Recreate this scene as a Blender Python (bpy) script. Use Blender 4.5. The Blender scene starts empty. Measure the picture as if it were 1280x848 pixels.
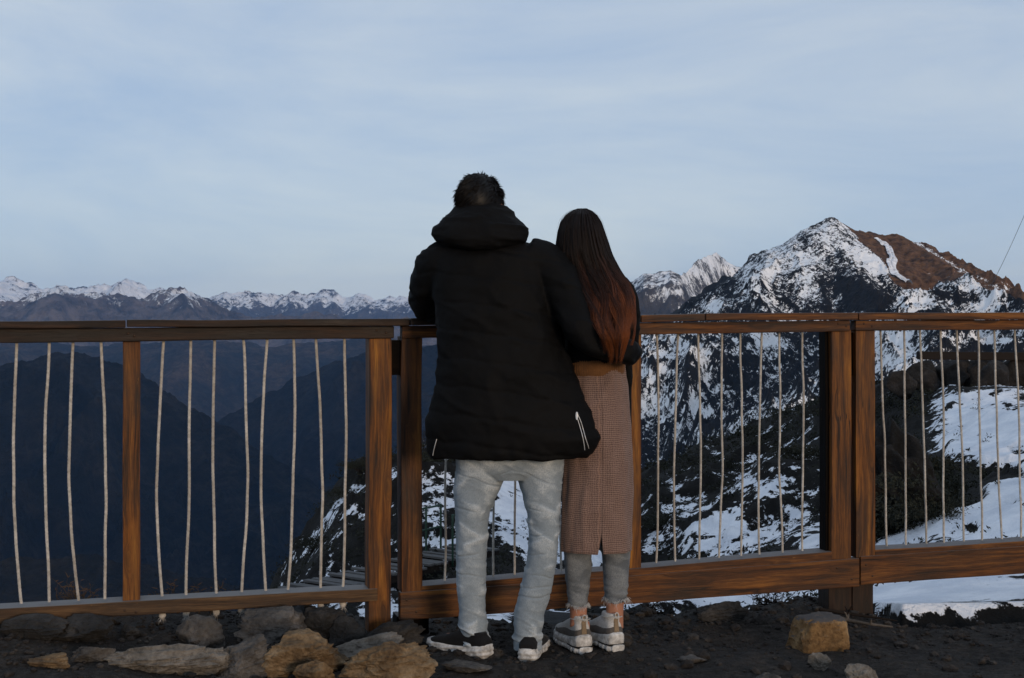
import bpy, bmesh, math, random
import numpy as np
from mathutils import Vector, Matrix
from mathutils.bvhtree import BVHTree
R = math.radians
scene = bpy.context.scene
COL = scene.collection

# ------------------------------------------------------------------ camera
F_PX, CX, HY, EYE = 1700.0, 640.0, 400.0, 1.27
cam_data = bpy.data.cameras.new('camera')
cam_data.sensor_width = 36.0
cam_data.lens = F_PX / 1280.0 * 36.0
cam_data.shift_y = -(424.0 - HY) / 1280.0
cam_data.clip_start = 0.05
cam_data.clip_end = 80000.0
cam = bpy.data.objects.new('camera', cam_data)
cam.location = (0, 0, EYE)
cam.rotation_euler = (R(90), 0, 0)
COL.objects.link(cam)
scene.camera = cam

# ------------------------------------------------------------------ sky and sun
SUN_EL, SUN_AZ = 7.0, 154.0            # azimuth clockwise from the view direction: low behind the camera, to the right
world = bpy.data.worlds.new('World')
scene.world = world
world.use_nodes = True
wn, wl = world.node_tree.nodes, world.node_tree.links
wn.clear()
w_out = wn.new('ShaderNodeOutputWorld')
w_bg = wn.new('ShaderNodeBackground')
w_bg.inputs['Strength'].default_value = 0.15
w_sky = wn.new('ShaderNodeTexSky')
w_sky.sky_type = 'NISHITA'
w_sky.sun_disc = False
w_sky.sun_elevation = R(SUN_EL)
w_sky.sun_rotation = R(SUN_AZ)
w_sky.altitude = 2200
w_sky.air_density = 1.0
w_sky.dust_density = 1.0
w_sky.ozone_density = 1.0
w_tc = wn.new('ShaderNodeTexCoord')
w_map = wn.new('ShaderNodeMapping')
w_map.inputs['Scale'].default_value = (1.1, 1.1, 4.2)
w_map.inputs['Rotation'].default_value = (0.0, R(11), R(20))
w_n = wn.new('ShaderNodeTexNoise')
w_n.inputs['Scale'].default_value = 2.3
w_n.inputs['Detail'].default_value = 7
w_n.inputs['Roughness'].default_value = 0.6
w_n.inputs['Distortion'].default_value = 0.5
w_r = wn.new('ShaderNodeValToRGB')
w_r.color_ramp.elements[0].position = 0.34
w_r.color_ramp.elements[0].color = (2.62, 3.36, 4.60, 1)
w_r.color_ramp.elements[1].position = 0.72
w_r.color_ramp.elements[1].color = (4.25, 4.62, 4.98, 1)
w_mix = wn.new('ShaderNodeMixRGB')
w_mix.inputs['Fac'].default_value = 0.84        # thin high cloud over all of the sky, thicker and thinner in wisps
wl.new(w_tc.outputs['Generated'], w_map.inputs['Vector'])
wl.new(w_map.outputs['Vector'], w_n.inputs['Vector'])
wl.new(w_n.outputs['Fac'], w_r.inputs['Fac'])
wl.new(w_r.outputs['Color'], w_mix.inputs['Color2'])
wl.new(w_sky.outputs['Color'], w_mix.inputs['Color1'])
wl.new(w_mix.outputs['Color'], w_bg.inputs['Color'])
wl.new(w_bg.outputs['Background'], w_out.inputs['Surface'])

sun_data = bpy.data.lights.new('sun', 'SUN')
sun_data.energy = 1.5
sun_data.angle = R(12)
sun_data.color = (1.0, 0.74, 0.50)
sun = bpy.data.objects.new('sun', sun_data)
_to = Vector((math.sin(R(SUN_AZ)) * math.cos(R(SUN_EL)), math.cos(R(SUN_AZ)) * math.cos(R(SUN_EL)), math.sin(R(SUN_EL))))
sun.rotation_euler = _to.to_track_quat('Z', 'Y').to_euler()
sun.location = (3, -8, 6)
COL.objects.link(sun)

vs = scene.view_settings
vs.view_transform = 'Standard'
vs.look = 'None'
vs.exposure = 0.0
vs.gamma = 1.0
vs.use_curve_mapping = False
scene.render.engine = 'CYCLES'
scene.cycles.max_bounces = 6
scene.cycles.volume_bounces = 0

# ------------------------------------------------------------------ numeric helpers
def P(px, py, d):
    """world point seen at photograph pixel (px, py) at distance d along the view direction"""
    return np.array([(px - CX) / F_PX * d, d, EYE - (py - HY) / F_PX * d])

def sstep(a, b, x):
    t = np.clip((x - a) / (b - a), 0, 1)
    return t * t * (3 - 2 * t)

def _h(ix, iy, iz, seed):
    n = (ix * 374761393 + iy * 668265263 + iz * 1274126177 + seed * 974711) & 0xffffffff
    n = ((n ^ (n >> 13)) * 1103515245) & 0xffffffff
    n = ((n ^ (n >> 15)) * 668265263) & 0xffffffff
    return ((n ^ (n >> 16)) & 0xffff) / 32767.5 - 1.0

def vn(x, y, z=None, seed=0):
    x = np.asarray(x, float); y = np.asarray(y, float)
    ix = np.floor(x).astype(np.int64); iy = np.floor(y).astype(np.int64)
    fx = x - ix; fy = y - iy
    fx = fx ** 3 * (fx * (fx * 6 - 15) + 10); fy = fy ** 3 * (fy * (fy * 6 - 15) + 10)
    def plane(iz):
        a = _h(ix, iy, iz, seed); b = _h(ix + 1, iy, iz, seed)
        c = _h(ix, iy + 1, iz, seed); d = _h(ix + 1, iy + 1, iz, seed)
        return (a + (b - a) * fx) * (1 - fy) + (c + (d - c) * fx) * fy
    if z is None:
        return plane(np.zeros_like(ix))
    z = np.asarray(z, float); iz = np.floor(z).astype(np.int64); fz = z - iz
    fz = fz ** 3 * (fz * (fz * 6 - 15) + 10)
    p = plane(iz)
    return p + (plane(iz + 1) - p) * fz

def fbm(x, y, octs=5, seed=0, gain=0.5, z=None):
    s = 0; a = 1.0; t = 0; c, q = math.cos(0.6), math.sin(0.6)
    for o in range(octs):
        s = s + a * vn(x, y, z, seed + o * 17); t += a; a *= gain
        x, y = (x * c - y * q) * 2.07 + 3.1, (x * q + y * c) * 2.07 - 1.7
        if z is not None: z = z * 2.07 + 0.7
    return s / t

def ridged(x, y, octs=5, seed=0, gain=0.52, z=None):
    s = 0; a = 1.0; t = 0; c, q = math.cos(0.7), math.sin(0.7); w = 1.0
    for o in range(octs):
        n = 1 - np.abs(vn(x, y, z, seed + o * 17)) * 1.6
        n = np.clip(n, 0, 1) ** 2 * w
        s = s + a * n; t += a; a *= gain; w = np.clip(n * 1.6 + 0.25, 0, 1)
        x, y = (x * c - y * q) * 2.11 + 5.3, (x * q + y * c) * 2.11 - 2.9
        if z is not None: z = z * 2.11 + 0.7
    return s / t

def box_blur(A, r, axis):
    c = np.cumsum(np.pad(A, [(r + 1, r) if i == axis else (0, 0) for i in range(2)], 'edge'), axis)
    n = A.shape[axis]; hi = np.take(c, np.arange(2 * r + 1, 2 * r + 1 + n), axis); lo = np.take(c, np.arange(0, n), axis)
    return (hi - lo) / (2 * r + 1)
def bulge(A, r):
    """how far the land stands proud of its surroundings: ribs positive, gullies negative"""
    B = box_blur(box_blur(A, r, 0), r, 1); B = box_blur(box_blur(B, r, 0), r, 1)
    D_ = A - B; return np.clip(D_ / (D_.std() + 1e-9), -2.5, 2.5)

def fast_mesh(name, V, faces, smooth=True, attrs=None, uv=None):
    """V (n,3); faces (m,k) index array, or a list of such arrays"""
    me = bpy.data.meshes.new(name)
    if not isinstance(faces, list): faces = [faces]
    faces = [np.asarray(f, np.int32) for f in faces if len(f)]
    me.vertices.add(len(V)); me.vertices.foreach_set('co', np.ascontiguousarray(V, np.float32).ravel())
    li = np.concatenate([f.ravel() for f in faces]); tot = np.concatenate([np.full(len(f), f.shape[1], np.int32) for f in faces])
    st = np.concatenate([[0], np.cumsum(tot)[:-1]]).astype(np.int32)
    me.loops.add(len(li)); me.loops.foreach_set('vertex_index', li)
    me.polygons.add(len(tot)); me.polygons.foreach_set('loop_start', st); me.polygons.foreach_set('loop_total', tot)
    me.polygons.foreach_set('use_smooth', np.full(len(tot), smooth))
    for k, a in (attrs or {}).items():
        at = me.attributes.new(k, 'FLOAT', 'POINT'); at.data.foreach_set('value', np.ascontiguousarray(a, np.float32).ravel())
    if uv is not None:
        l = me.uv_layers.new(name='UVMap'); l.data.foreach_set('uv', np.ascontiguousarray(uv[li], np.float32).ravel())
    me.update(calc_edges=True); me.validate()
    return me

def grid_faces(n, m, wrap=False):
    i = np.arange(n - 1)[:, None]; j = np.arange(m if wrap else m - 1)[None, :]
    j2 = (j + 1) % m
    return np.stack([i * m + j, i * m + j2, (i + 1) * m + j2, (i + 1) * m + j], -1).reshape(-1, 4)

def link(name, me, mat=None, parent=None, **props):
    o = bpy.data.objects.new(name, me)
    COL.objects.link(o)
    if mat is not None and me is not None and not len(me.materials): me.materials.append(mat)
    if parent is not None: o.parent = parent
    for k, v in props.items(): o[k] = v
    return o

def empty(name, loc, **props):
    o = bpy.data.objects.new(name, None); o.location = loc; o.empty_display_size = 0.1
    COL.objects.link(o)
    for k, v in props.items(): o[k] = v
    return o

# ------------------------------------------------------------------ materials
class N:
    """small node-tree writer"""
    def __init__(s, name):
        s.m = bpy.data.materials.new(name); s.m.use_nodes = True
        s.t = s.m.node_tree; s.t.nodes.clear()
        s.out = s.t.nodes.new('ShaderNodeOutputMaterial'); s.b = s.t.nodes.new('ShaderNodeBsdfPrincipled')
        s.t.links.new(s.b.outputs[0], s.out.inputs['Surface'])
    def n(s, kind, **ins):
        nd = s.t.nodes.new('ShaderNode' + kind)
        for k, v in ins.items(): s.put(nd, k.replace('_', ' '), v)
        return nd
    def put(s, nd, k, v):
        k = int(k[1:]) if k[0] == 'i' and k[1:].isdigit() else k
        if isinstance(v, bpy.types.NodeSocket): s.t.links.new(v, nd.inputs[k])
        else: nd.inputs[k].default_value = v
    def coord(s, which='Object', scale=None, rot=None, loc=None):
        if which == 'World': o = s.t.nodes.new('ShaderNodeNewGeometry').outputs['Position']
        elif which == 'UV': o = s.t.nodes.new('ShaderNodeTexCoord').outputs['UV']
        else: o = s.t.nodes.new('ShaderNodeTexCoord').outputs[which]
        if scale is None and rot is None and loc is None: return o
        m = s.n('Mapping', Vector=o)
        if scale is not None: m.inputs['Scale'].default_value = scale if hasattr(scale, '__len__') else (scale,) * 3
        if rot is not None: m.inputs['Rotation'].default_value = rot
        if loc is not None: m.inputs['Location'].default_value = loc
        return m.outputs[0]
    def noise(s, vec, scale, detail=5, rough=0.55, dist=0.0):
        return s.n('TexNoise', Vector=vec, Scale=scale, Detail=detail, Roughness=rough, Distortion=dist).outputs['Fac']
    def ramp(s, fac, *stops):
        r = s.t.nodes.new('ShaderNodeValToRGB'); s.put(r, 'Fac', fac); e = r.color_ramp.elements
        while len(e) < len(stops): e.new(0.5)
        for q, (p, c) in zip(e, stops):
            q.position = p; q.color = (c, c, c, 1) if not hasattr(c, '__len__') else (*c, 1)
        return r.outputs['Color']
    def math(s, op, a, b=0.0, c=0.0, clamp=False):
        nd = s.t.nodes.new('ShaderNodeMath'); nd.operation = op; nd.use_clamp = clamp
        for i, v in enumerate((a, b, c)): s.put(nd, 'i%d' % i, v)
        return nd.outputs[0]
    def mix(s, f, a, b, mode='MIX'):
        nd = s.t.nodes.new('ShaderNodeMixRGB'); nd.blend_type = mode
        for k, v in (('Fac', f), ('Color1', a), ('Color2', b)):
            if not isinstance(v, bpy.types.NodeSocket) and hasattr(v, '__len__') and len(v) == 3: v = (*v, 1)
            s.put(nd, k, v)
        return nd.outputs[0]
    def attr(s, name):
        nd = s.t.nodes.new('ShaderNodeAttribute'); nd.attribute_name = name; return nd.outputs['Fac']
    def rand(s): return s.t.nodes.new('ShaderNodeObjectInfo').outputs['Random']
    def normal_z(s):
        g = s.t.nodes.new('ShaderNodeNewGeometry'); x = s.n('SeparateXYZ', Vector=g.outputs['Normal']); return x.outputs['Z']
    def bump(s, h, strength=0.3, dist=0.01, normal=None):
        nd = s.n('Bump', Height=h, Strength=strength, Distance=dist)
        if normal is not None: s.put(nd, 'Normal', normal)
        return nd.outputs[0]
    def done(s, color, rough=0.8, normal=None, spec=0.3, **kw):
        if not isinstance(color, bpy.types.NodeSocket): color = (*color, 1)
        s.put(s.b, 'Base Color', color); s.put(s.b, 'Roughness', rough); s.put(s.b, 'Specular IOR Level', spec)
        if normal is not None: s.put(s.b, 'Normal', normal)
        for k, v in kw.items(): s.put(s.b, k.replace('_', ' '), v)
        return s.m

def mat_mountain(name, feat, rock=(0.035, 0.034, 0.035), grass=(0.16, 0.075, 0.032), soft=0.06, snowc=(0.80, 0.83, 0.88), wsc=1.0, dark=(0.012, 0.012, 0.014)):
    """snow, rock and autumn grass; 'snow' and 'grass' biases come from the mesh, the ragged edges from noise"""
    n = N(name); w = n.coord('World')
    a = n.noise(w, 1.0 / feat, 10, 0.72, 0.4)
    st = n.coord('World', (1.0 / feat * 2.6 * wsc, 1.0 / feat * 2.6 * wsc, 1.0 / feat * 0.9), (0.35, 0.25, 0.5))
    b = n.noise(st, 1.0, 8, 0.68, 0.8)
    e = n.noise(n.coord('World', (6.5 / feat, 6.5 / feat, 3.0 / feat), (0.2, 0.5, 0.1)), 1.0, 8, 0.72, 0.6)
    h = n.math('ADD', n.math('MULTIPLY', a, 0.28), n.math('ADD', n.math('MULTIPLY', b, 0.34), n.math('MULTIPLY', e, 0.38)))
    f = n.math('ADD', n.math('MULTIPLY_ADD', n.math('SUBTRACT', h, 0.5), 2.4, 0.5), n.attr('snow'))
    sn = n.ramp(f, (0.5 - soft, 0.0), (0.5 + soft, 1.0))
    rk = n.mix(n.ramp(n.noise(w, 2.4 / feat, 7, 0.7), (0.35, 0.0), (0.7, 1.0)), dark, rock)
    gr = n.mix(n.ramp(n.noise(w, 1.6 / feat, 7, 0.7), (0.38, 0.0), (0.60, 1.0)), tuple(c * 0.28 for c in grass), grass)
    base = n.mix(n.ramp(n.math('ADD', n.attr('grass'), n.math('MULTIPLY', n.math('SUBTRACT', a, 0.5), 1.2)), (0.42, 0.0), (0.58, 1.0)), rk, gr)
    c = n.mix(sn, base, snowc)
    return n.done(c, 0.85, n.bump(b, 0.9, feat * 0.25), 0.15)

def mat_forest(name, feat, col=(0.030, 0.036, 0.026), col2=(0.055, 0.046, 0.030)):
    n = N(name); w = n.coord('World')
    a = n.noise(w, 1.0 / feat, 8, 0.65, 0.3)
    b = n.noise(w, 7.0 / feat, 5, 0.7)
    c = n.mix(n.ramp(a, (0.4, 0.0), (0.66, 1.0)), col, col2)
    c = n.mix(n.ramp(b, (0.35, 0.0), (0.6, 0.65)), c, tuple(q * 0.35 for q in col))
    return n.done(c, 0.95, n.bump(b, 1.0, feat * 0.12), 0.05)

# ------------------------------------------------------------------ the far land
def polar_ridge(name, crest, depth, px0, px1, cols, dnear, dfar, rows, slope, amp, nscale, mat, crest_amp, snow=None, seed=1, grass=None, backslope=0.5, stretch=1.8):
    """a range of hills: a crest line (photograph azimuth, height at its distance) and flanks that fall away on both sides"""
    px = np.linspace(px0, px1, cols)
    cp = np.array(crest, float)
    cy = np.interp(px, cp[:, 0], cp[:, 1]); dc = np.interp(px, [c[0] for c in depth], [c[1] for c in depth])
    cz = EYE - (cy - HY) / F_PX * dc
    t = np.concatenate([-(np.linspace(1, 0, int(rows * 0.8), endpoint=False) ** 1.6), np.linspace(0, 1, rows - int(rows * 0.8)) ** 1.3])
    T, PX = np.meshgrid(t, px, indexing='ij')
    D = np.where(T < 0, dc[None, :] + T * (dc[None, :] - dnear), dc[None, :] + T * (dfar - dc[None, :]))
    X = (PX - CX) / F_PX * D; Y = D
    dist = np.abs(D - dc[None, :])
    wx = X + nscale * 0.35 * fbm(X / nscale, Y / nscale, 3, seed + 5); wy = Y + nscale * 0.35 * fbm(X / nscale + 9, Y / nscale, 3, seed + 6)
    rid = ridged(wx / nscale, wy / (nscale * stretch), 7, seed, 0.55)
    g = np.clip(dist / (nscale * 0.8), 0, 1)
    Z = cz[None, :] - np.where(T < 0, slope, backslope) * dist * (0.75 + 0.25 * g) + amp * (rid - 0.42) * (0.12 + 0.88 * g)
    Z += crest_amp * (fbm(X / (nscale * 0.12), Y / (nscale * 0.12), 5, seed + 9, 0.6)) * (1 - 0.5 * g)
    at = {}
    gx, gy = np.gradient(Z)
    if snow is not None: at['snow'] = snow(X, Y, Z, PX, D, rid) - 0.085 * bulge(Z, 3) - 0.05 * bulge(Z, 9)
    if grass is not None: at['grass'] = grass(X, Y, Z, PX, D, rid)
    me = fast_mesh(name, np.stack([X, Y, Z], -1).reshape(-1, 3), grid_faces(*X.shape)[:, ::-1], True, at)
    return link(name, me, mat, kind='structure')

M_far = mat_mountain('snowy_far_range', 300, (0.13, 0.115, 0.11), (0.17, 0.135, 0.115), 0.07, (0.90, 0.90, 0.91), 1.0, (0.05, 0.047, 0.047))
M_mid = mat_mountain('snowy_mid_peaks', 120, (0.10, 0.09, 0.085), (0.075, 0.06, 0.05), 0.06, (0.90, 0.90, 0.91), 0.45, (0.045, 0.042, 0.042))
far_crest = [(-700, 372), (-420, 352), (-260, 362), (-120, 350), (-40, 356), (0, 350), (16, 347), (30, 352), (53, 359), (81, 361), (102, 354), (118, 358), (148, 353), (167, 355), (191, 360), (207, 363),
             (231, 362), (244, 365), (260, 369), (284, 367), (307, 361), (325, 367), (345, 369), (364, 362), (382, 367), (400, 360), (418, 363), (430, 371), (451, 369), (471, 373), (487, 370), (508, 373),
             (560, 370), (620, 376), (700, 366), (780, 376), (900, 370), (1050, 380), (1300, 372), (1700, 378), (2100, 370)]
polar_ridge('far_mountain_range', far_crest, [(-700, 17500), (400, 18500), (2100, 17000)], -700, 2100, 1100, 9500, 23000, 190, 0.30, 620, 1500, M_far, 100,
            snow=lambda X, Y, Z, PX, D, r: np.clip((Z - 170) / 700, -0.45, 0.20) - 0.02 + 0.24 * (r - 0.4) + 0.08 * fbm(X / 900, Y / 900, 3, 77) - 0.10 * sstep(520, 380, PX) * 0, seed=3,
            grass=lambda X, Y, Z, PX, D, r: np.full_like(X, 0.2))
front_crest = [(-700, 396), (-300, 372), (-120, 384), (-20, 380), (25, 372), (52, 362), (69, 358), (90, 362), (120, 366), (150, 369), (180, 372), (205, 364), (219, 358), (232, 363), (255, 374), (285, 385), (330, 394),
               (380, 392), (440, 400), (520, 396), (600, 404), (760, 400), (1000, 405), (1500, 400), (2100, 405)]
polar_ridge('brown_mountain_range', front_crest, [(-700, 11500), (219, 12500), (2100, 11500)], -700, 2100, 1000, 7000, 15500, 150, 0.34, 420, 1100, M_far, 75,
            snow=lambda X, Y, Z, PX, D, r: np.clip((Z - 190) / 420, -0.5, 0.16) + 0.20 * (r - 0.45) + 0.12 * fbm(X / 500, Y / 500, 3, 71), seed=21,
            grass=lambda X, Y, Z, PX, D, r: np.full_like(X, 0.75))
mid_crest = [(330, 900), (450, 640), (560, 500), (660, 430), (720, 395), (760, 372), (790, 352), (805, 340), (822, 341), (838, 337), (852, 343), (862, 338), (872, 327), (884, 321), (896, 318), (908, 325), (922, 331), (935, 334), (955, 345),
             (990, 352), (1060, 360), (1150, 350), (1300, 365), (1500, 372), (1700, 400)]
polar_ridge('snowy_middle_peaks', mid_crest, [(330, 5600), (850, 5000), (905, 5700), (1700, 6000)], 330, 1700, 740, 3300, 7600, 230, 0.62, 240, 520, M_mid, 16,
            snow=lambda X, Y, Z, PX, D, r: -0.11 + np.clip((Z - 20) / 900, -0.4, 0.2) + 0.22 * (r - 0.4), seed=33, stretch=0.75,
            grass=lambda X, Y, Z, PX, D, r: np.full_like(X, 0.3))

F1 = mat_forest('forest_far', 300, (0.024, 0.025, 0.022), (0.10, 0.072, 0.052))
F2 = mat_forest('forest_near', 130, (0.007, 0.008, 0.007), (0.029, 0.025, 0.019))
polar_ridge('far_valley_slope', [(-700, 415), (0, 424), (120, 430), (240, 421), (330, 432), (430, 424), (520, 430), (620, 424), (760, 440), (1200, 430), (2100, 420)],
            [(-700, 8600), (600, 8800), (2100, 9000)], -700, 1500, 520, 4400, 11500, 140, 0.26, 420, 1300, F1, 40, seed=41)
polar_ridge('forest_ridge', [(-700, 360), (-300, 405), (-100, 440), (0, 456), (30, 449), (71, 442), (127, 444), (160, 453), (190, 472), (255, 512), (330, 560), (420, 625), (520, 700), (760, 800), (1000, 900)],
            [(-700, 3300), (100, 3700), (420, 3300), (1000, 3000)], -700, 1000, 560, 900, 5600, 200, 0.36, 260, 420, F2, 16, seed=52)
polar_ridge('forest_spur', [(120, 640), (200, 575), (280, 518), (326, 491), (372, 473), (418, 455), (461, 442), (500, 434), (560, 426), (640, 420), (760, 430), (1000, 425), (1400, 440)],
            [(120, 4800), (420, 5200), (1400, 5200)], 120, 1400, 420, 2500, 7200, 170, 0.34, 290, 520, F2, 18, seed=63)
polar_ridge('forest_slope', [(-700, 660), (-200, 690), (0, 700), (120, 690), (250, 720), (350, 740), (470, 700), (560, 660), (700, 640), (900, 640), (1200, 660)],
            [(-700, 1700), (300, 1850), (1200, 1900)], -700, 1200, 520, 500, 3000, 120, 0.45, 90, 260, F2, 9, seed=74)
# the floor of the valley, reaching past the far range
vf = fast_mesh('valley_floor', np.array([[-30000, 200, -1750], [30000, 200, -1750], [30000, 24500, -1750], [-30000, 24500, -1750]], float), np.array([[0, 1, 2, 3]]))
link('valley_floor', vf, F1, kind='structure')

# ------------------------------------------------------------------ the main peak
def skeleton(X, Y, lines, k):
    best = np.full(X.shape, -1e9)
    for pts, kk in lines:
        pts = [P(*p) for p in pts]
        for a, b in zip(pts[:-1], pts[1:]):
            ab = b[:2] - a[:2]; L2 = ab @ ab
            t = np.clip(((X - a[0]) * ab[0] + (Y - a[1]) * ab[1]) / L2, 0, 1)
            d = np.hypot(X - a[0] - t * ab[0], Y - a[1] - t * ab[1])
            z = a[2] + t * (b[2] - a[2]) - kk * k * np.sqrt(d * d + 9) + kk * k * 3
            best = np.maximum(best, z)
    return best

PEAK = [([(1040, 269, 1500), (1020, 278, 1500), (1008, 287, 1498), (993, 300, 1495), (979, 313, 1490), (966, 320, 1480), (947, 334, 1475), (934, 343, 1470), (902, 366, 1450), (880, 383, 1430), (850, 412, 1400), (800, 455, 1380), (740, 560, 1350), (640, 760, 1300)], 1.0),
        ([(1040, 269, 1500), (1049, 274, 1504), (1062, 282, 1510), (1080, 291, 1525), (1091, 288, 1540), (1112, 293, 1545), (1123, 289, 1540), (1133, 294, 1530), (1158, 309, 1500), (1190, 328, 1430), (1222, 346, 1350), (1240, 355, 1310), (1280, 374, 1220), (1340, 400, 1100), (1450, 430, 1000), (1600, 470, 950)], 0.72),
        ([(1040, 272, 1500), (1050, 305, 1430), (1085, 345, 1330), (1100, 385, 1240), (1080, 430, 1130), (1040, 490, 1000), (1000, 560, 900), (960, 660, 820)], 0.95),
        ([(965, 322, 1480), (960, 360, 1410), (930, 420, 1320), (900, 480, 1230), (880, 540, 1150), (860, 640, 1050)], 1.0),
        ([(1000, 292, 1495), (1010, 340, 1420), (1000, 400, 1310), (985, 460, 1180), (960, 540, 1060)], 1.0),
        ([(1100, 384, 1240), (1135, 370, 1160), (1165, 351, 1120), (1200, 344, 1110), (1225, 350, 1100), (1262, 374, 1060), (1300, 390, 1020), (1380, 430, 950)], 0.85),
        ([(1165, 351, 1120), (1180, 400, 1020), (1200, 470, 900), (1210, 560, 800)], 0.9),
        ([(905, 362, 1450), (870, 420, 1380), (830, 480, 1300), (800, 560, 1200)], 1.0)]
def peak_h(X, Y):
    wx = X + 16 * fbm(X / 70, Y / 70, 4, 201); wy = Y + 16 * fbm(X / 70 + 7, Y / 70, 4, 202)
    base = skeleton(X, Y, PEAK, 0.78)
    basew = skeleton(wx, wy, PEAK, 0.78)
    g = np.clip((np.maximum(base.max(), 100) - base) / 160, 0, 1)
    rid = ridged(wx / 105, wy / 150, 7, 203, 0.58)
    h = base + (basew - base) * 0.7 + (rid - 0.42) * (5 + 57 * g)
    h += 4.0 * fbm(X / 12, Y / 12, 4, 204, 0.6) * (0.4 + 0.6 * g) + 11.0 * (ridged(wx / 34 + .3 * base / 34, wy / 34, 5, 207, 0.6) - 0.42) * (0.28 + 0.72 * g)
    return h, rid
d_rows = np.concatenate([np.linspace(420, 960, 120, endpoint=False), np.linspace(960, 1560, 400, endpoint=False), np.linspace(1560, 2300, 30)])
PXm, Dm = np.meshgrid(np.linspace(520, 1480, 720), d_rows)
Xm = (PXm - CX) / F_PX * Dm; Ym = Dm
Zm, ridm = peak_h(Xm, Ym)
Zm = np.maximum(Zm, -620)
PYm = HY - (Zm - EYE) / Dm * F_PX
gyv = np.gradient(Zm, axis=1) / np.maximum(np.gradient(Xm, axis=1), 1e-3)   # rise towards the right
gdv = np.gradient(Zm, axis=0) / np.gradient(Dm, axis=0)
# autumn grass on the sunny right flank, between the summit ridge and the rocky hump in front of it
lineg = np.interp(PYm, [270, 290, 310, 330, 350, 372, 385, 400], [1046, 1066, 1082, 1108, 1122, 1142, 1240, 1400])
grass = sstep(-10, 8, PXm - lineg + 9 * fbm(Xm / 30, Ym / 30, 3, 211)) * sstep(1150, 1190, Dm + 15 * fbm(Xm / 20, Ym / 20, 3, 219)) * sstep(400, 380, PYm)
snow = -0.02 + 0.24 * (ridm - 0.45) + 0.09 * fbm(Xm / 60, Ym / 60, 3, 212) + 0.10 * np.clip(gyv, -0.9, 0.9) * -0.35
snow += 0.07 * sstep(420, 300, PYm) - 0.03 * sstep(440, 520, PYm)
def blob(px, py, rx, ry, v, rot=0.0):
    c, s = math.cos(rot), math.sin(rot); u = (PXm - px); w = (PYm - py)
    return v * np.exp(-(((u * c + w * s) / rx) ** 2 + ((-u * s + w * c) / ry) ** 2))
for q in [(1030, 288, 24, 10, .05), (985, 320, 30, 16, .06, .7), (1100, 333, 42, 9, .32, .5), (940, 345, 20, 14, .12), (895, 383, 14, 10, .3), (1010, 355, 14, 26, .14), (1090, 372, 44, 20, -.20, .3), (1048, 355, 22, 12, -.12),
          (1200, 348, 36, 8, .14), (1200, 372, 24, 10, -.18), (1250, 362, 20, 8, .2), (1235, 380, 12, 14, .16), (1140, 388, 20, 12, .2), (930, 395, 30, 10, -.14), (880, 460, 46, 20, -.06), (870, 440, 30, 7, .18, .4), (960, 425, 26, 7, .2, .5),
          (945, 545, 28, 30, .32, -.6), (890, 520, 50, 34, .09), (985, 500, 40, 26, .08), (930, 470, 22, 40, -.08), (1120, 440, 40, 26, .16), (1140, 470, 30, 20, .14), (1240, 425, 40, 12, .1), (1160, 312, 26, 3, .34, .52), (1195, 333, 22, 3, .28, .52), (1140, 300, 12, 3, .2, .4)]:
    snow += blob(*q)
snow = snow - 0.10 * bulge(Zm, 3) - 0.07 * bulge(Zm, 10)
snow = np.where(grass > 0.5, snow - 0.30, snow)
me = fast_mesh('snowy_peak', np.stack([Xm, Ym, Zm], -1).reshape(-1, 3), grid_faces(*Xm.shape), True, {'snow': snow, 'grass': grass})
M_peak = mat_mountain('snow_and_rock', 14, (0.018, 0.017, 0.017), (0.17, 0.088, 0.044), 0.03, (0.90, 0.91, 0.93), 1.0, (0.006, 0.006, 0.006))
peak = link('snowy_peak', me, M_peak, kind='structure')

def march(px, py, hfun, d0, d1, n=4000):
    d = np.linspace(d0, d1, n); q = np.stack([(px - CX) / F_PX * d, d, EYE - (py - HY) / F_PX * d], -1)
    z = hfun(q[:, 0], q[:, 1]); k = np.argmax(q[:, 2] < z)
    return np.array([q[k, 0], q[k, 1], z[k]])
# the snowed-in track that winds down the brown flank
pts = [(1098, 299), (1106, 305), (1113, 313), (1116, 322), (1113, 331), (1117, 340), (1126, 347), (1137, 353)]
c3 = np.array([march(a, b, lambda x, y: peak_h(x, y)[0], 1000, 1640) for a, b in pts])
tt = np.linspace(0, len(c3) - 1, 90)
cc = np.stack([np.interp(tt, np.arange(len(c3)), c3[:, k]) for k in range(3)], -1)
ker = np.ones(9) / 9
ccp = np.stack([np.convolve(np.pad(cc[:, k], 4, 'edge'), ker, 'valid') for k in range(3)], -1)
rows = []
for s, lift in ((-1, 0.0), (-0.6, 1.5), (-0.2, 1.8), (-0.06, 0.6), (0.06, 0.6), (0.2, 1.8), (0.6, 1.5), (1, 0.0)):
    x = ccp[:, 0] + s * (4.4 + 1.4 * vn(tt * 1.3, tt * 0 + s, None, 5)); y = ccp[:, 1] + s * 0.5
    rows.append(np.stack([x, y, peak_h(x, y)[0] + lift], -1))
tr = np.stack(rows, 1)
n_snow = N('track_snow'); wv = n_snow.coord('World')
M_tracksnow = n_snow.done(n_snow.mix(n_snow.ramp(n_snow.noise(wv, 0.25, 5), (0.3, 0.0), (0.6, 1.0)), (0.45, 0.44, 0.45), (0.82, 0.84, 0.88)), 0.8)
link('snowy_track', fast_mesh('snowy_track', tr.reshape(-1, 3), grid_faces(90, 8)), M_tracksnow, kind='structure')

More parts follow.
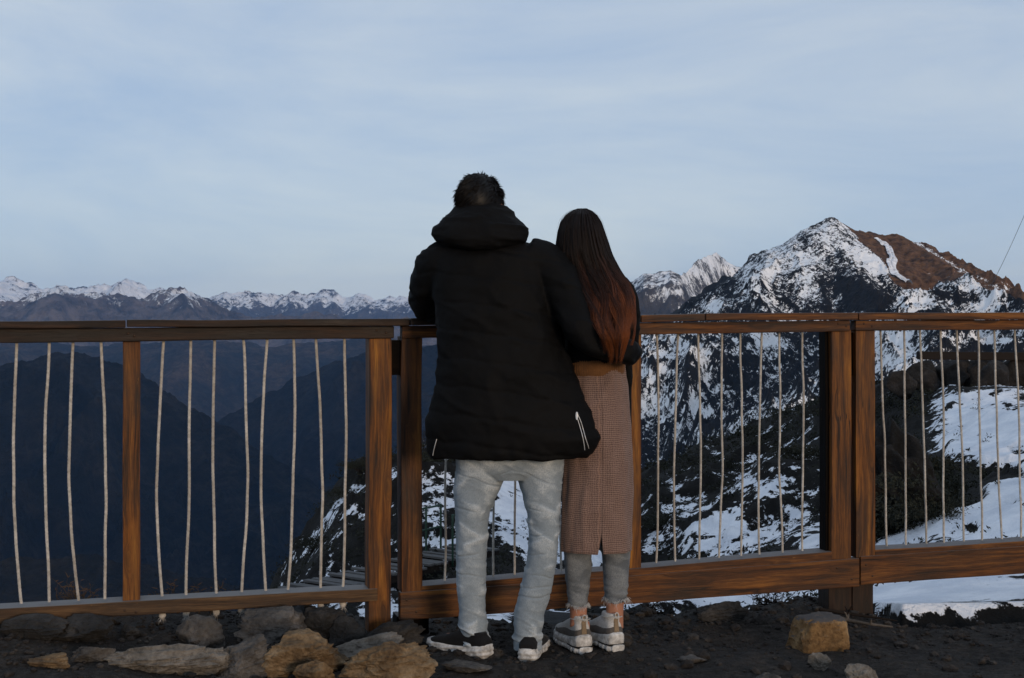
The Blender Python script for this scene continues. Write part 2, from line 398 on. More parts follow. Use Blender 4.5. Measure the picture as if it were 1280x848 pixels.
# ------------------------------------------------------------------ the hillside below the fence (thin-plate surface through surveyed points)
_cp = []
def cpt(px, d, zrel): _cp.append(((px - CX) / F_PX * d, d, EYE + zrel))
for px, rows_ in {
    -300: [(5.0, -1.3), (6.5, -2.3), (9, -5), (15, -11), (30, -24), (60, -46)],
    0: [(5.4, -1.35), (6.6, -2.2), (9, -4.6), (15, -10), (30, -22), (60, -44)],
    160: [(5.6, -1.4), (7, -2.1), (10, -4.3), (16, -8.2), (30, -18), (60, -42)],
    320: [(5.8, -1.4), (7.2, -1.8), (12, -3.2), (18, -4.4), (26, -5.7), (32, -7.2), (60, -32)],
    450: [(6.0, -1.4), (7.4, -1.65), (12, -2.8), (20, -4.2), (25, -4.4), (29.5, -3.6), (34, -4.3), (60, -24)],
    560: [(6.1, -1.4), (7.6, -1.65), (12, -2.7), (20, -3.9), (24, -4.0), (28.5, -3.0), (34, -3.5), (60, -20)],
    650: [(6.2, -1.4), (7.8, -1.65), (12, -2.8), (20, -4.0), (24, -4.2), (28, -3.4), (33, -3.9), (60, -20)],
    780: [(6.3, -1.4), (8, -1.75), (12, -2.8), (20, -4.4), (24, -4.9), (28, -4.5), (33, -5.0), (60, -21)],
    900: [(6.4, -1.4), (8, -1.75), (12, -2.8), (20, -4.3), (24, -4.5), (27.5, -3.75), (32, -4.2), (62, -21)],
    1000: [(6.5, -1.4), (8, -1.7), (12, -2.4), (20, -3.7), (24, -4.0), (28, -2.9), (32, -3.3), (65, -20)],
    1080: [(6.6, -1.4), (8, -1.6), (12, -2.05), (20, -2.5), (32, -2.5), (45, -2.6), (65, -18)],
    1180: [(6.7, -1.42), (9, -1.6), (14, -1.75), (22, -1.8), (34, -1.75), (44, -2.0), (65, -14)],
    1290: [(6.8, -1.42), (9, -1.55), (14, -1.6), (22, -1.65), (34, -1.7), (44, -1.9), (65, -12)],
    1500: [(7, -1.4), (10, -1.4), (16, -1.35), (25, -1.4), (40, -1.6), (65, -10)]}.items():
    for d, z in rows_: cpt(px, d, z)
_cp = np.array(_cp)
def _U(r2): return np.where(r2 > 1e-9, r2 * np.log(np.maximum(r2, 1e-9)), 0)
_K = _U(((_cp[:, None, :2] - _cp[None, :, :2]) ** 2).sum(-1)) + np.eye(len(_cp)) * 0.4
_Pm = np.c_[np.ones(len(_cp)), _cp[:, :2]]
_A = np.block([[_K, _Pm], [_Pm.T, np.zeros((3, 3))]])
_w = np.linalg.solve(_A, np.r_[_cp[:, 2], 0, 0, 0])
def hill_base(x, y):
    x = np.asarray(x, float); y = np.asarray(y, float); s = _w[-3] + _w[-2] * x + _w[-1] * y
    for i, c in enumerate(_cp): s = s + _w[i] * _U((x - c[0]) ** 2 + (y - c[1]) ** 2)
    return s
def hill_h(x, y):
    g = np.clip((np.asarray(y) - 6.0) / 8, 0.10, 1)
    return hill_base(x, y) + g * (0.42 * fbm(np.asarray(x) / 2.6, np.asarray(y) / 3.1, 5, 301) + 0.60 * (ridged(np.asarray(x) / 2.2, np.asarray(y) / 2.2, 4, 305) - 0.4) * sstep(1.5, -3.0, hill_base(x, y)))

HPX, HD = np.meshgrid(np.linspace(-260, 1480, 620), np.concatenate([np.geomspace(5.0, 44, 330), np.geomspace(44.8, 70, 30)]))
HX = (HPX - CX) / F_PX * HD; HYY = HD
HZ = hill_h(HX, HYY)
_k = sstep(1085, 1130, HPX)
HZ = HZ - 0.7 * sstep(0, 1, (0.75 - 0.73 * _k - ((HX + 1.905) * -0.2729 + (HYY - 5.06) * 0.9620)) / 0.5)
HPY = HY - (HZ - EYE) / HD * F_PX
hs = 0.08 * fbm(HX / 5, HYY / 5, 3, 311) - 0.175
def hblob(px, py, rx, ry, v, rot=0.0):
    c, s = math.cos(rot), math.sin(rot); u = (HPX - px); w = (HPY - py)
    return v * np.exp(-(((u * c + w * s) / rx) ** 2 + ((-u * s + w * c) / ry) ** 2))
# lying snow: banks and patches between the scrub
for q in [(905, 655, 46, 26, .38, .3), (955, 615, 26, 16, .32, .3), (1015, 690, 34, 26, .36), (985, 640, 20, 14, .2), (880, 690, 30, 14, .25), (930, 600, 14, 8, .25), (1012, 575, 16, 14, .22),
          (1225, 540, 95, 60, .6, .2), (1200, 655, 120, 36, .55, -.15), (1280, 610, 60, 60, .5), (1215, 742, 150, 22, .7), (1115, 690, 20, 40, .4), (1130, 745, 40, 22, .5),
          (445, 768, 30, 20, .5), (470, 745, 14, 14, .4), (600, 778, 60, 14, .5), (640, 640, 42, 46, .48), (700, 690, 40, 50, .3), (560, 640, 20, 40, .1), (485, 708, 10, 10, .5), (960, 752, 60, 10, .42), (840, 757, 26, 8, .42), (745, 700, 20, 10, .3),
          (445, 640, 40, 24, .10), (520, 610, 30, 20, .1)]:
    hs += hblob(*q)
for q in [(1120, 580, 52, 80, -.6), (1238, 594, 52, 11, -.95, .1), (1186, 612, 46, 20, -.95, .3), (1276, 566, 22, 8, -.7), (1265, 632, 22, 6, -.6), (1215, 664, 10, 6, -.6), (1140, 500, 20, 30, -.4), (1240, 672, 16, 8, -.3), (1195, 672, 12, 8, -.3)]:
    hs += hblob(*q)
hs = hs - 0.13 * bulge(HZ, 4) + 0.17 * np.clip(fbm(HX / 1.3, HYY / 1.3, 4, 321, .6) * 2, -1, 1) * sstep(1300, 900, HPX)
HZ = HZ + 0.06 * sstep(-0.05, 0.15, hs) * np.clip(HD / 14, 0.3, 1)
def mat_hillside():
    n = N('hillside_earth_and_snow'); w = n.coord('World')
    a = n.noise(w, 1.5, 9, 0.66, 0.4); b = n.noise(w, 5.0, 6, 0.7)
    f = n.math('ADD', n.math('MULTIPLY_ADD', n.math('SUBTRACT', n.math('ADD', n.math('MULTIPLY', a, 0.6), n.math('MULTIPLY', b, 0.4)), 0.5), 3.1, 0.5), n.attr('snow'))
    sn = n.ramp(f, (0.49, 0.0), (0.525, 1.0))
    e = n.mix(n.ramp(b, (0.35, 0.0), (0.7, 1.0)), (0.004, 0.004, 0.004), (0.013, 0.012, 0.011))
    sc = n.mix(n.ramp(n.noise(w, 2.4, 6, 0.6), (0.38, 0.0), (0.62, 1.0)), (0.66, 0.70, 0.77), (0.86, 0.88, 0.92))
    return n.done(n.mix(sn, e, sc), 0.85, n.bump(n.math('ADD', n.math('MULTIPLY', b, 0.6), n.math('MULTIPLY', sn, 0.35)), 0.8, 0.12), 0.15)
M_hill = mat_hillside()
link('hillside', fast_mesh('hillside', np.stack([HX, HYY, HZ], -1).reshape(-1, 3), grid_faces(*HX.shape), True, {'snow': hs}), M_hill, kind='structure')

# ------------------------------------------------------------------ fence geometry: one vertical plane that recedes to the right
FA = np.array([-1.905, 5.06]); FB = np.array([2.36, 6.27])
FU = np.append((FB - FA) / np.linalg.norm(FB - FA), 0.0)          # along the fence, to the right
FN = np.array([-FU[1], FU[0], 0.0])                               # away from the camera
UP = np.array([0, 0, 1.0])
def fdepth(px):
    q = (px - CX) / F_PX
    return (FA[1] * FU[0] - FA[0] * FU[1]) / (FU[0] - q * FU[1])
def Fp(px, py, off=0.0): return P(px, py, fdepth(px)) + FN * off

# ------------------------------------------------------------------ the trodden ground in front of the fence
def side(x, y): return (np.asarray(x) - FA[0]) * FN[0] + (np.asarray(y) - FA[1]) * FN[1]      # metres beyond the fence
def ground_h(x, y):
    x = np.asarray(x, float); y = np.asarray(y, float); s = side(x, y)
    z = 0.045 * fbm(x / 0.9, y / 0.9, 4, 401) + 0.018 * fbm(x / 0.14, y / 0.14, 4, 405, 0.6)
    z = z + 0.07 * sstep(-0.6, -1.9, x) - 0.09 * sstep(0.9, 2.0, x) * sstep(-0.9, 0.2, s)
    z = z + (0.05 * sstep(-0.45, 0.0, s) * sstep(0.2, -1.4, x))
    edge = 0.55 + 0.22 * fbm(x / 0.5, y / 0.5, 3, 411) - 0.22 * sstep(-0.2, 0.1, x) * sstep(1.9, 1.2, x) - 0.60 * sstep(1.45, 1.75, x)
    return z - 1.1 * sstep(0, 1.3, s - edge + 0.2) - 0.5 * np.clip(s - edge, 0, 9)
gx = np.unique(np.concatenate([np.linspace(-14, -2.6, 24), np.arange(-2.6, 3.1, 0.014), np.linspace(3.1, 14, 24)]))
gy = np.unique(np.concatenate([np.linspace(-12, 4.3, 30), np.arange(4.3, 7.1, 0.014), np.linspace(7.1, 8.0, 8)]))
GX, GY = np.meshgrid(gx, gy)
GZ = ground_h(GX, GY)
def mat_dirt():
    n = N('dark_gravelly_dirt'); w = n.coord('World')
    a = n.noise(w, 2.2, 6, 0.6); b = n.noise(w, 28, 6, 0.7); v = n.n('TexVoronoi', Vector=w, Scale=70.0)
    c = n.mix(n.ramp(a, (0.34, 0.0), (0.68, 1.0)), (0.009, 0.0075, 0.0065), (0.027, 0.0225, 0.019))
    c = n.mix(n.ramp(b, (0.45, 0.0), (0.8, 1.0)), c, (0.055, 0.048, 0.042))
    c = n.mix(n.ramp(v.outputs['Distance'], (0.0, 0.7), (0.28, 0.0)), c, n.mix(1.0, v.outputs['Color'], (0.06, 0.052, 0.046), 'MULTIPLY'))
    h = n.math('ADD', b, n.math('MULTIPLY', n.ramp(v.outputs['Distance'], (0.0, 1.0), (0.4, 0.0)), 0.7))
    return n.done(c, 0.9, n.bump(h, 0.9, 0.012), 0.2)
M_dirt = mat_dirt()
link('ground', fast_mesh('ground', np.stack([GX, GY, GZ], -1).reshape(-1, 3), grid_faces(*GX.shape)), M_dirt, kind='structure')

# ------------------------------------------------------------------ wood
def mat_wood(name, c_lo, c_mid, c_hi, worn=0.0, top=(0.13, 0.12, 0.115)):
    n = N(name); uv = n.coord('UV'); rnd = n.rand()
    off = n.n('CombineXYZ', X=n.math('MULTIPLY', rnd, 37.0), Y=n.math('MULTIPLY', rnd, 11.0), Z=n.math('MULTIPLY', rnd, 5.0)).outputs[0]
    va = n.t.nodes.new('ShaderNodeVectorMath'); va.operation = 'ADD'; n.t.links.new(uv, va.inputs[0]); n.t.links.new(off, va.inputs[1]); q = va.outputs[0]
    def mp(sc): m = n.n('Mapping', Vector=q); m.inputs['Scale'].default_value = sc; return m.outputs[0]
    kn = n.n('TexVoronoi', Vector=mp((2.1, 9.0, 1.0)), Scale=1.0)                                  # knots now and then
    kn.voronoi_dimensions = '2D'; knot = n.ramp(kn.outputs['Distance'], (0.03, 1.0), (0.16, 0.0))
    bend = n.noise(mp((1.6, 7.0, 1.0)), 1.0, 3, 0.5)
    gsrc = n.n('CombineXYZ', X=0.0, Y=n.math('ADD', n.math('MULTIPLY', bend, 1.6), n.math('MULTIPLY', knot, 0.6)), Z=0.0).outputs[0]
    vb = n.t.nodes.new('ShaderNodeVectorMath'); vb.operation = 'ADD'; n.t.links.new(mp((1.1, 26.0, 1.0)), vb.inputs[0]); n.t.links.new(gsrc, vb.inputs[1])
    gr = n.noise(vb.outputs[0], 1.6, 6, 0.65, 0.2)
    fine = n.noise(mp((14.0, 420.0, 1.0)), 1.0, 3, 0.6)
    blot = n.noise(mp((2.4, 6.0, 1.0)), 1.0, 5, 0.6)
    c = n.ramp(gr, (0.34, c_lo), (0.5, c_mid), (0.68, c_hi))
    c = n.mix(n.ramp(blot, (0.36, 0.85), (0.6, 0.0)), c, n.mix(1.0, c, (0.26, 0.23, 0.22), 'MULTIPLY'))
    c = n.mix(n.ramp(fine, (0.36, 0.62), (0.58, 0.0)), c, n.mix(1.0, c, (0.28, 0.26, 0.26), 'MULTIPLY'))
    c = n.mix(n.math('MULTIPLY', knot, 0.8), c, tuple(x * 0.30 for x in c_mid))
    scr = n.ramp(n.noise(mp((6.0, 30.0, 1.0)), 1.0, 7, 0.75), (0.66, 0.0), (0.72, 1.0))           # scuffs down to pale wood
    c = n.mix(n.math('MULTIPLY', scr, 0.6 + worn * 0.3), c, (0.34, 0.165, 0.05))
    crk = n.ramp(n.math('ABSOLUTE', n.math('SUBTRACT', n.noise(mp((1.3, 55.0, 1.0)), 1.0, 2, .5), .5)), (0.004, 1.0), (0.012, 0.0))      # drying cracks along the grain
    crk = n.math('MULTIPLY', crk, n.ramp(n.noise(mp((2.0, 5.0, 1.0)), 1.0, 2), (0.52, 0.0), (0.6, 0.9)))
    c = n.mix(crk, c, (0.004, 0.002, 0.001))
    nz = n.ramp(n.math('ADD', n.normal_z(), n.math('MULTIPLY', n.math('SUBTRACT', blot, 0.5), 0.5)), (0.70, 0.0), (0.98, 1.0))   # greyer on upward faces
    c = n.mix(n.math('MULTIPLY', nz, 0.85), c, top)
    h = n.math('ADD', n.math('MULTIPLY', gr, 0.6), n.math('MULTIPLY', fine, 0.5))
    return n.done(c, n.ramp(blot, (0.3, 0.48), (0.7, 0.72)), n.bump(h, 0.8, 0.003), 0.3)
M_wood = mat_wood('stained_wood', (0.016, 0.005, 0.0015), (0.112, 0.037, 0.0065), (0.255, 0.100, 0.018))
M_wood_post = mat_wood('stained_post_wood', (0.024, 0.007, 0.0015), (0.190, 0.064, 0.008), (0.370, 0.155, 0.022))
M_wood_dark = mat_wood('dark_stained_wood', (0.007, 0.003, 0.002), (0.022, 0.009, 0.004), (0.050, 0.021, 0.008))
M_wood_worn = mat_wood('worn_wood', (0.035, 0.017, 0.007), (0.090, 0.045, 0.017), (0.165, 0.095, 0.042), 0.7, (0.17, 0.165, 0.16))
M_black_wood_shade = mat_wood('black_wood_and_shade', (0.003, 0.002, 0.002), (0.006, 0.004, 0.003), (0.012, 0.007, 0.005)); M_black_wood_shade.node_tree.nodes['Principled BSDF'].inputs['Specular IOR Level'].default_value = 0.05  # black joint blocks, plus shade painted on a post side and a foot

rng = random.Random(7)
def timber(name, a, b, c, d, thick, mat, parent, origin, seed=0, axis='u', bevel=0.004, **props):
    """a sawn board: front corners a (left top), b (right top), c (right bottom), d (left bottom); thick away from the camera"""
    q = [np.array(p, float) for p in (a, b, c, d)]; q = q + [p + FN * thick for p in q]
    me = bpy.data.meshes.new(name); bm = bmesh.new(); vs_ = [bm.verts.new(p - origin) for p in q]
    for f in ((0, 3, 2, 1), (4, 5, 6, 7), (0, 1, 5, 4), (3, 7, 6, 2), (0, 4, 7, 3), (1, 2, 6, 5)): bm.faces.new([vs_[i] for i in f])
    bmesh.ops.recalc_face_normals(bm, faces=bm.faces)
    ln = (q[1] - q[0]) if axis == 'u' else (q[0] - q[3]); L = np.linalg.norm(ln); ln = ln / L
    bmesh.ops.bevel(bm, geom=list(bm.edges), offset=bevel, segments=2, affect='EDGES', profile=0.6)
    cuts = max(1, int(L / 0.09))
    for k in range(1, cuts):
        pl = q[3] - origin + ln * L * k / cuts if axis != 'u' else q[0] - origin + ln * L * k / cuts
        bmesh.ops.bisect_plane(bm, geom=list(bm.verts) + list(bm.edges) + list(bm.faces), plane_co=Vector(pl), plane_no=Vector(ln))
    sd = seed * 13.7 + 1.3
    for v in bm.verts:                                             # sawn timber is never quite straight
        t = float(np.dot(np.array(v.co), ln))
        v.co += Vector(UP if axis == 'u' else FU) * 0.0022 * float(vn(t * 3.1, sd)) + Vector(FN) * 0.0016 * float(vn(t * 5.7, sd + 4)) + Vector((0, 0, 0))
    uvl = bm.loops.layers.uv.new('UVMap'); other = UP if axis == 'u' else FU
    for f in bm.faces:
        f.smooth = False
        for l in f.loops:
            co = np.array(l.vert.co); l[uvl].uv = (float(co @ ln) + sd, float(co @ other + co @ FN) + sd * 0.37)
    bm.to_mesh(me); bm.free()
    return link(name, me, mat, parent, **props)

def rail(name, px0, yt0, yb0, px1, yt1, yb1, thick, mat, parent, origin, off=0.0, seed=0, **kw):
    return timber(name, Fp(px0, yt0, off), Fp(px1, yt1, off), Fp(px1, yb1, off), Fp(px0, yb0, off), thick, mat, parent, origin, seed, **kw)
def post(name, px0, px1, yt, yb, thick, mat, parent, origin, off=0.0, seed=0, **kw):
    return timber(name, Fp(px0, yt, off), Fp(px1, yt, off), Fp(px1, yb, off), Fp(px0, yb, off), thick, mat, parent, origin, seed, axis='v', **kw)

# rope: three twisted strands
def mat_rope():
    n = N('twisted_hemp_rope'); w = n.coord('World')
    c = n.mix(n.ramp(n.noise(w, 60, 4, 0.6), (0.35, 0.0), (0.65, 1.0)), (0.34, 0.315, 0.28), (0.56, 0.53, 0.485))
    c = n.mix(n.ramp(n.noise(w, 5, 3), (0.4, 0.35), (0.6, 0.0)), c, (0.16, 0.13, 0.10))
    return n.done(c, 0.95, n.bump(n.noise(w, 500, 2), 0.4, 0.002), 0.1, Sheen_Weight=0.2)
M_rope = mat_rope()
def rope(pt0, pt1, parent, origin, seed, r=0.0058, bow=None):
    n_, k = 150, 12; t = np.linspace(0, 1, n_)
    L = np.linalg.norm(pt1 - pt0)
    rr = np.random.RandomState(seed); bow = rr.uniform(-0.02, 0.02) if bow is None else bow
    u = bow * np.sin(np.pi * t) + 0.005 * vn(t * 3.2, t * 0 + seed * 3.7, None, 8) * np.sin(np.pi * t) ** 0.5 + 0.0018 * vn(t * 8.0, t * 0 + seed, None, 4) * np.sin(np.pi * t) ** 0.5
    w = 0.008 * vn(t * 3.0, t * 0 + seed * 1.9, None, 9) * np.sin(np.pi * t)
    C = pt0[None] + (pt1 - pt0)[None] * t[:, None] + u[:, None] * FU + w[:, None] * FN
    th = np.linspace(0, 2 * np.pi, k, endpoint=False)
    rad = r * (0.86 + 0.16 * np.abs(np.cos(1.5 * (th[None] - t[:, None] * L / 0.045 * 2 * np.pi / 1.0))))
    V = C[:, None] + rad[..., None] * (np.cos(th)[None, :, None] * FU + np.sin(th)[None, :, None] * FN)
    ob = link('rope', fast_mesh('rope', (V - origin).reshape(-1, 3), grid_faces(n_, k, True)), M_rope, parent)
    return ob
def knot(p, parent, origin, seed):
    """the knotted, frayed rope end under the bottom rail"""
    rr = np.random.RandomState(seed); Vs = []; Fs = []; base = 0
    th = np.linspace(0, 2 * np.pi, 10, endpoint=False)
    for z, r_ in ((0.004, 0.006), (-0.004, 0.013), (-0.013, 0.015), (-0.021, 0.011), (-0.026, 0.005)):
        Vs.append(p + r_ * (1 + 0.25 * rr.uniform(-1, 1, 10))[:, None] * (np.cos(th)[:, None] * FU + np.sin(th)[:, None] * FN) + UP * z)
    Fs.append(grid_faces(5, 10, True)); base = 50
    for i in range(22):                                           # frayed fibres
        d = np.array([rr.uniform(-1, 1), rr.uniform(-1, 1), rr.uniform(-1.3, 0.2)]); d /= np.linalg.norm(d); l = rr.uniform(0.012, 0.034)
        s = p - UP * 0.018; m_ = s + d * l * 0.6; e = s + d * l - UP * 0.006; w_ = np.cross(d, UP + 0.1) * 0.0013
        Vs.append(np.array([s - w_, s + w_, m_ + w_, m_ - w_, e])); Fs.append(np.array([[0, 1, 2, 3]]) + base); Fs.append(np.array([[3, 2, 4]]) + base); base += 5
    quads = np.concatenate([f for f in Fs if f.shape[1] == 4]); tris = np.concatenate([f for f in Fs if f.shape[1] == 3])
    return fast_mesh('knot', np.concatenate(Vs) - origin, [quads, tris])

def lerp(a, b, t): return a + (b - a) * t
def ropes(tops, bots, ytop, ybot, parent, origin, seed0, inset, bows=None):
    for i, (a, b) in enumerate(zip(tops, bots)):
        ya = np.interp(a, *ytop); yb = np.interp(b, *ybot)
        ob = rope(Fp(a, ya, inset), Fp(b, yb, inset), parent, origin, seed0 + i, r=0.0058 if seed0 < 150 else 0.0049, bow=None if bows is None else bows[i])
        km = knot(Fp(b, yb, inset) * 1.0, parent, origin, seed0 + i)
        yield ob, b, km

# ---- left panel
OA = Fp(165, 790); OA[2] = 0.05
fa = empty('railing_panel', OA, label='left railing panel, dark top rail and worn bottom rail on cords, empty valley behind', category='railing', group='wooden railing panels')
rail('cap_board', -420, 405, 413, 157, 401, 410.5, 0.155, M_wood_dark, fa, OA, -0.045, 1)
rail('cap_board', 158.5, 400.5, 409.5, 509, 398.5, 407.5, 0.155, M_wood_dark, fa, OA, -0.047, 2)
rail('top_rail', -420, 414, 434, 492, 407.5, 423, 0.05, M_wood_dark, fa, OA, -0.012, 3)
post('post', 153, 175, 424.5, 757, 0.085, M_wood_post, fa, OA, 0.014, 4)
post('post', 461.5, 489.5, 420.5, 792, 0.095, M_wood_post, fa, OA, 0.002, 5)
rail('bottom_rail', -420, 783, 806, 472, 735.5, 751, 0.105, M_wood_worn, fa, OA, -0.006, 6)
rail('joint_block', 489, 426, 470, 503, 426, 470, 0.05, M_black_wood_shade, fa, OA, 0.03, 7)
bowsA = None
tA = [-62, -20, 20, 61, 91, 126, 205, 239, 269, 305, 335, 368, 396, 432]
bA = [-60, -24, 26, 61, 98, 131, 203, 233, 271, 303, 333, 361, 402, 430]
bwA = [.01, -.01, -.022, -.014, -.022, .012, -.022, .004, -.012, .018, -.018, .012, .012, .006]
def knot_drop(px, ybot, off):
    return Fp(px, ybot, off)
for ob, b, km in ropes(tA, bA, ([-420, 492], [433, 422]), ([-420, 472], [780, 733]), fa, OA, 100, 0.030, bwA):
    k_ = knot_drop(b, np.interp(b, [-420, 472], [806, 751]), 0.03) - knot_drop(b, np.interp(b, [-420, 472], [780, 733]), 0.03)
    km.transform(Matrix.Translation(Vector(k_))); link('knot', km, M_rope, ob)

# ---- middle panel
OB = Fp(795, 760); OB[2] = 0.0
fb = empty('railing_panel', OB, label='middle railing panel the couple lean on, rust brown posts and deep bottom board', category='railing', group='wooden railing panels')
rail('cap_board', 510.5, 398.5, 407.5, 796, 394.2, 403, 0.155, M_wood_dark, fb, OB, -0.047, 11)
rail('cap_board', 797, 394, 403, 876, 392.7, 401.5, 0.155, M_wood, fb, OB, -0.046, 12)
rail('cap_board', 877, 392.2, 401, 1066, 391.4, 400.5, 0.155, M_wood, fb, OB, -0.047, 13)
rail('top_rail', 502, 407.5, 423, 1061, 400.8, 414.5, 0.05, M_wood, fb, OB, -0.012, 14)
post('post', 502, 528, 420.5, 742, 0.095, M_wood, fb, OB, 0.004, 15)
post('post', 788, 803, 415, 714, 0.07, M_wood_post, fb, OB, 0.012, 16)
post('post', 1040, 1064.5, 412.5, 700, 0.10, M_wood_post, fb, OB, 0.002, 17)
rail('sill_board', 527, 733, 745, 1041, 690, 702, 0.11, M_wood, fb, OB, 0.0, 18)
rail('bottom_board', 500, 741, 776, 1074, 698, 733.5, 0.045, M_wood, fb, OB, -0.004, 19)
post('post_side_shade', 1036, 1041, 414, 692, 0.06, M_black_wood_shade, fb, OB, 0.03, 22)  # added black strip stands in for the shaded side of the post
post('post_foot', 1043, 1072, 732, 775, 0.10, M_wood_dark, fb, OB, 0.05, 20)
post('post_foot', 500, 540, 774, 812, 0.10, M_black_wood_shade, fb, OB, 0.05, 21)  # near-black colour stands in for the shadow on this foot
tB = [559, 590, 620, 647, 676, 705, 736, 765, 826, 853, 878, 908, 931, 958, 980, 1009]
bB = [559, 591, 620, 647, 676, 706, 735, 766, 825, 849, 879, 904, 932, 955, 984, 1009]
bwB = [.004, .004, 0, 0, .01, -.01, .01, 0, .008, -.014, .004, .008, .004, -.008, -.006, 0.004]
for ob, b, km in ropes(tB, bB, ([502, 1061], [422, 414]), ([527, 1041], [731, 688]), fb, OB, 200, 0.045, bwB): bpy.data.meshes.remove(km)

# ---- right panel
OC = Fp(1180, 745); OC[2] = 0.0
fc = empty('railing_panel', OC, label='right railing panel in front of the snow bank, orange brown post at its left end', category='railing', group='wooden railing panels')
rail('cap_board', 1067, 391.4, 400.5, 1820, 388, 396, 0.155, M_wood, fc, OC, -0.0465, 31)
rail('top_rail', 1068, 400.8, 413.5, 1820, 397, 408, 0.05, M_wood, fc, OC, -0.012, 32)
post('post', 1070.5, 1094.5, 412, 698, 0.10, M_wood_post, fc, OC, 0.002, 33)
post('post', 1396, 1416, 409, 672, 0.085, M_wood_post, fc, OC, 0.014, 34)
rail('sill_board', 1094, 688, 699, 1820, 643, 653, 0.11, M_wood, fc, OC, 0.0, 35)
rail('bottom_board', 1075.5, 695.5, 731, 1820, 649, 680, 0.045, M_wood, fc, OC, -0.004, 36)
post('post_foot', 1073, 1099, 729, 775, 0.10, M_wood_dark, fc, OC, 0.05, 37)
rail('joint_block', 1064, 416, 470, 1071, 416, 470, 0.05, M_black_wood_shade, fc, OC, 0.03, 38)
tC = [1107, 1137, 1157, 1183, 1203, 1230, 1250, 1276, 1302, 1330, 1360]
bC = [1115, 1139, 1165, 1187, 1212, 1235, 1260, 1284, 1306, 1334, 1364]
bwC = [.004, 0, .004, .004, .006, .004, -.006, .006, 0, .01, 0]
for ob, b, km in ropes(tC, bC, ([1068, 1820], [413, 407]), ([1094, 1820], [686, 641]), fc, OC, 300, 0.045, bwC): bpy.data.meshes.remove(km)

# screw heads that hold rails to posts
M_screw = N('rusty_screw').done((0.05, 0.03, 0.02), 0.5, None, 0.4, Metallic=0.6)
def screw(px, py, off, parent, origin):
    c = Fp(px, py, off) - origin; th = np.linspace(0, 2 * np.pi, 10, endpoint=False)
    r0 = c + .0048 * (np.cos(th)[:, None] * FU + np.sin(th)[:, None] * UP); r1 = c - FN * .0022 + .0036 * (np.cos(th)[:, None] * FU + np.sin(th)[:, None] * UP); V = np.concatenate([r0, r1, (c - FN * .0012)[None]])
    j = np.arange(10); link('screw', fast_mesh('screw', V, [grid_faces(2, 10, True), np.stack([np.full(10, 20), 10 + j, 10 + (j + 1) % 10], -1)]), M_screw, parent)
for a in ((160, 417), (168, 420), (470, 413), (482, 416)): screw(*a, -.0125, fa, OA)
for a in ((156, 763), (170, 765)): screw(*a, -.0065, fa, OA)
for a in ((792, 407), (799, 410), (1046, 405), (1056, 408)): screw(*a, -.0125, fb, OB)
for a in ((508, 750), (520, 765), (1046, 710), (1064, 724)): screw(*a, -.0045, fb, OB)
for a in ((1078, 405), (1088, 408)): screw(*a, -.0125, fc, OC)
for a in ((1082, 706), (1090, 720)): screw(*a, -.0045, fc, OC)

# ------------------------------------------------------------------ figures: lofted forms fused into one skin by a voxel remesh
def ring(c, a, b, n=28, p=2.0):
    th = np.linspace(0, 2 * np.pi, n, endpoint=False); ct, st = np.cos(th), np.sin(th)
    e = 2.0 / p
    return np.array(c)[None] + (np.sign(ct) * np.abs(ct) ** e)[:, None] * np.array(a)[None] + (np.sign(st) * np.abs(st) ** e)[:, None] * np.array(b)[None]
def loft(rings):
    k = len(rings[0]); V = np.concatenate(rings + [rings[0].mean(0)[None], rings[-1].mean(0)[None]]); n = len(rings)
    q = grid_faces(n, k, True); j = np.arange(k); j2 = (j + 1) % k
    t0 = np.stack([np.full(k, n * k), j2, j], -1); t1 = np.stack([np.full(k, n * k + 1), (n - 1) * k + j, (n - 1) * k + j2], -1)
    return V, q, np.concatenate([t0, t1])
def hloft(secs, n=28, p=2.2):
    """horizontal rings: (z, x centre, y centre, half width, half depth)"""
    return loft([ring((x, y, z), (a, 0, 0), (0, b, 0), n, p) for z, x, y, a, b in secs])
def tube(pts, rad, n=16, sub=6, flat=1.0):
    """a tapered limb through pts with a radius at each"""
    pts = np.array(pts, float); t = np.linspace(0, len(pts) - 1, (len(pts) - 1) * sub + 1); i = np.arange(len(pts))
    def cr(v):                                                       # Catmull-Rom
        k = np.clip(np.floor(t).astype(int), 0, len(pts) - 2); f = (t - k)
        p0 = v[np.clip(k - 1, 0, None)]; p1 = v[k]; p2 = v[k + 1]; p3 = v[np.clip(k + 2, None, len(pts) - 1)]
        f = f[:, None] if v.ndim > 1 else f
        return 0.5 * (2 * p1 + (p2 - p0) * f + (2 * p0 - 5 * p1 + 4 * p2 - p3) * f ** 2 + (3 * p1 - p0 - 3 * p2 + p3) * f ** 3)
    C = cr(pts); r = np.interp(t, i, rad); T = np.gradient(C, axis=0); T /= np.linalg.norm(T, axis=1)[:, None]
    ref = np.array([0.3, 1, 0.1]) if abs(T[0] @ np.array([0.3, 1, 0.1]) / 1.05) < 0.9 else np.array([1.0, 0, 0.2]); rings = []
    for c, tt_, q in zip(C, T, r):
        s = np.cross(tt_, ref); s /= np.linalg.norm(s); u = np.cross(s, tt_); ref = u
        rings.append(ring(c, s * q, u * q * flat, n))
    return loft(rings)
def ball(c, r, n=18, m=12, tilt=None):
    th = np.linspace(0, np.pi, m)[1:-1]; rings = []
    for a in th: rings.append(ring((0, 0, -math.cos(a) * r[2]), (math.sin(a) * r[0], 0, 0), (0, math.sin(a) * r[1], 0), n))
    V, q, t = loft(rings)
    if tilt is not None: V = V @ np.array(Matrix.Rotation(tilt[0], 3, tilt[1])).T
    return V + np.array(c), q, t
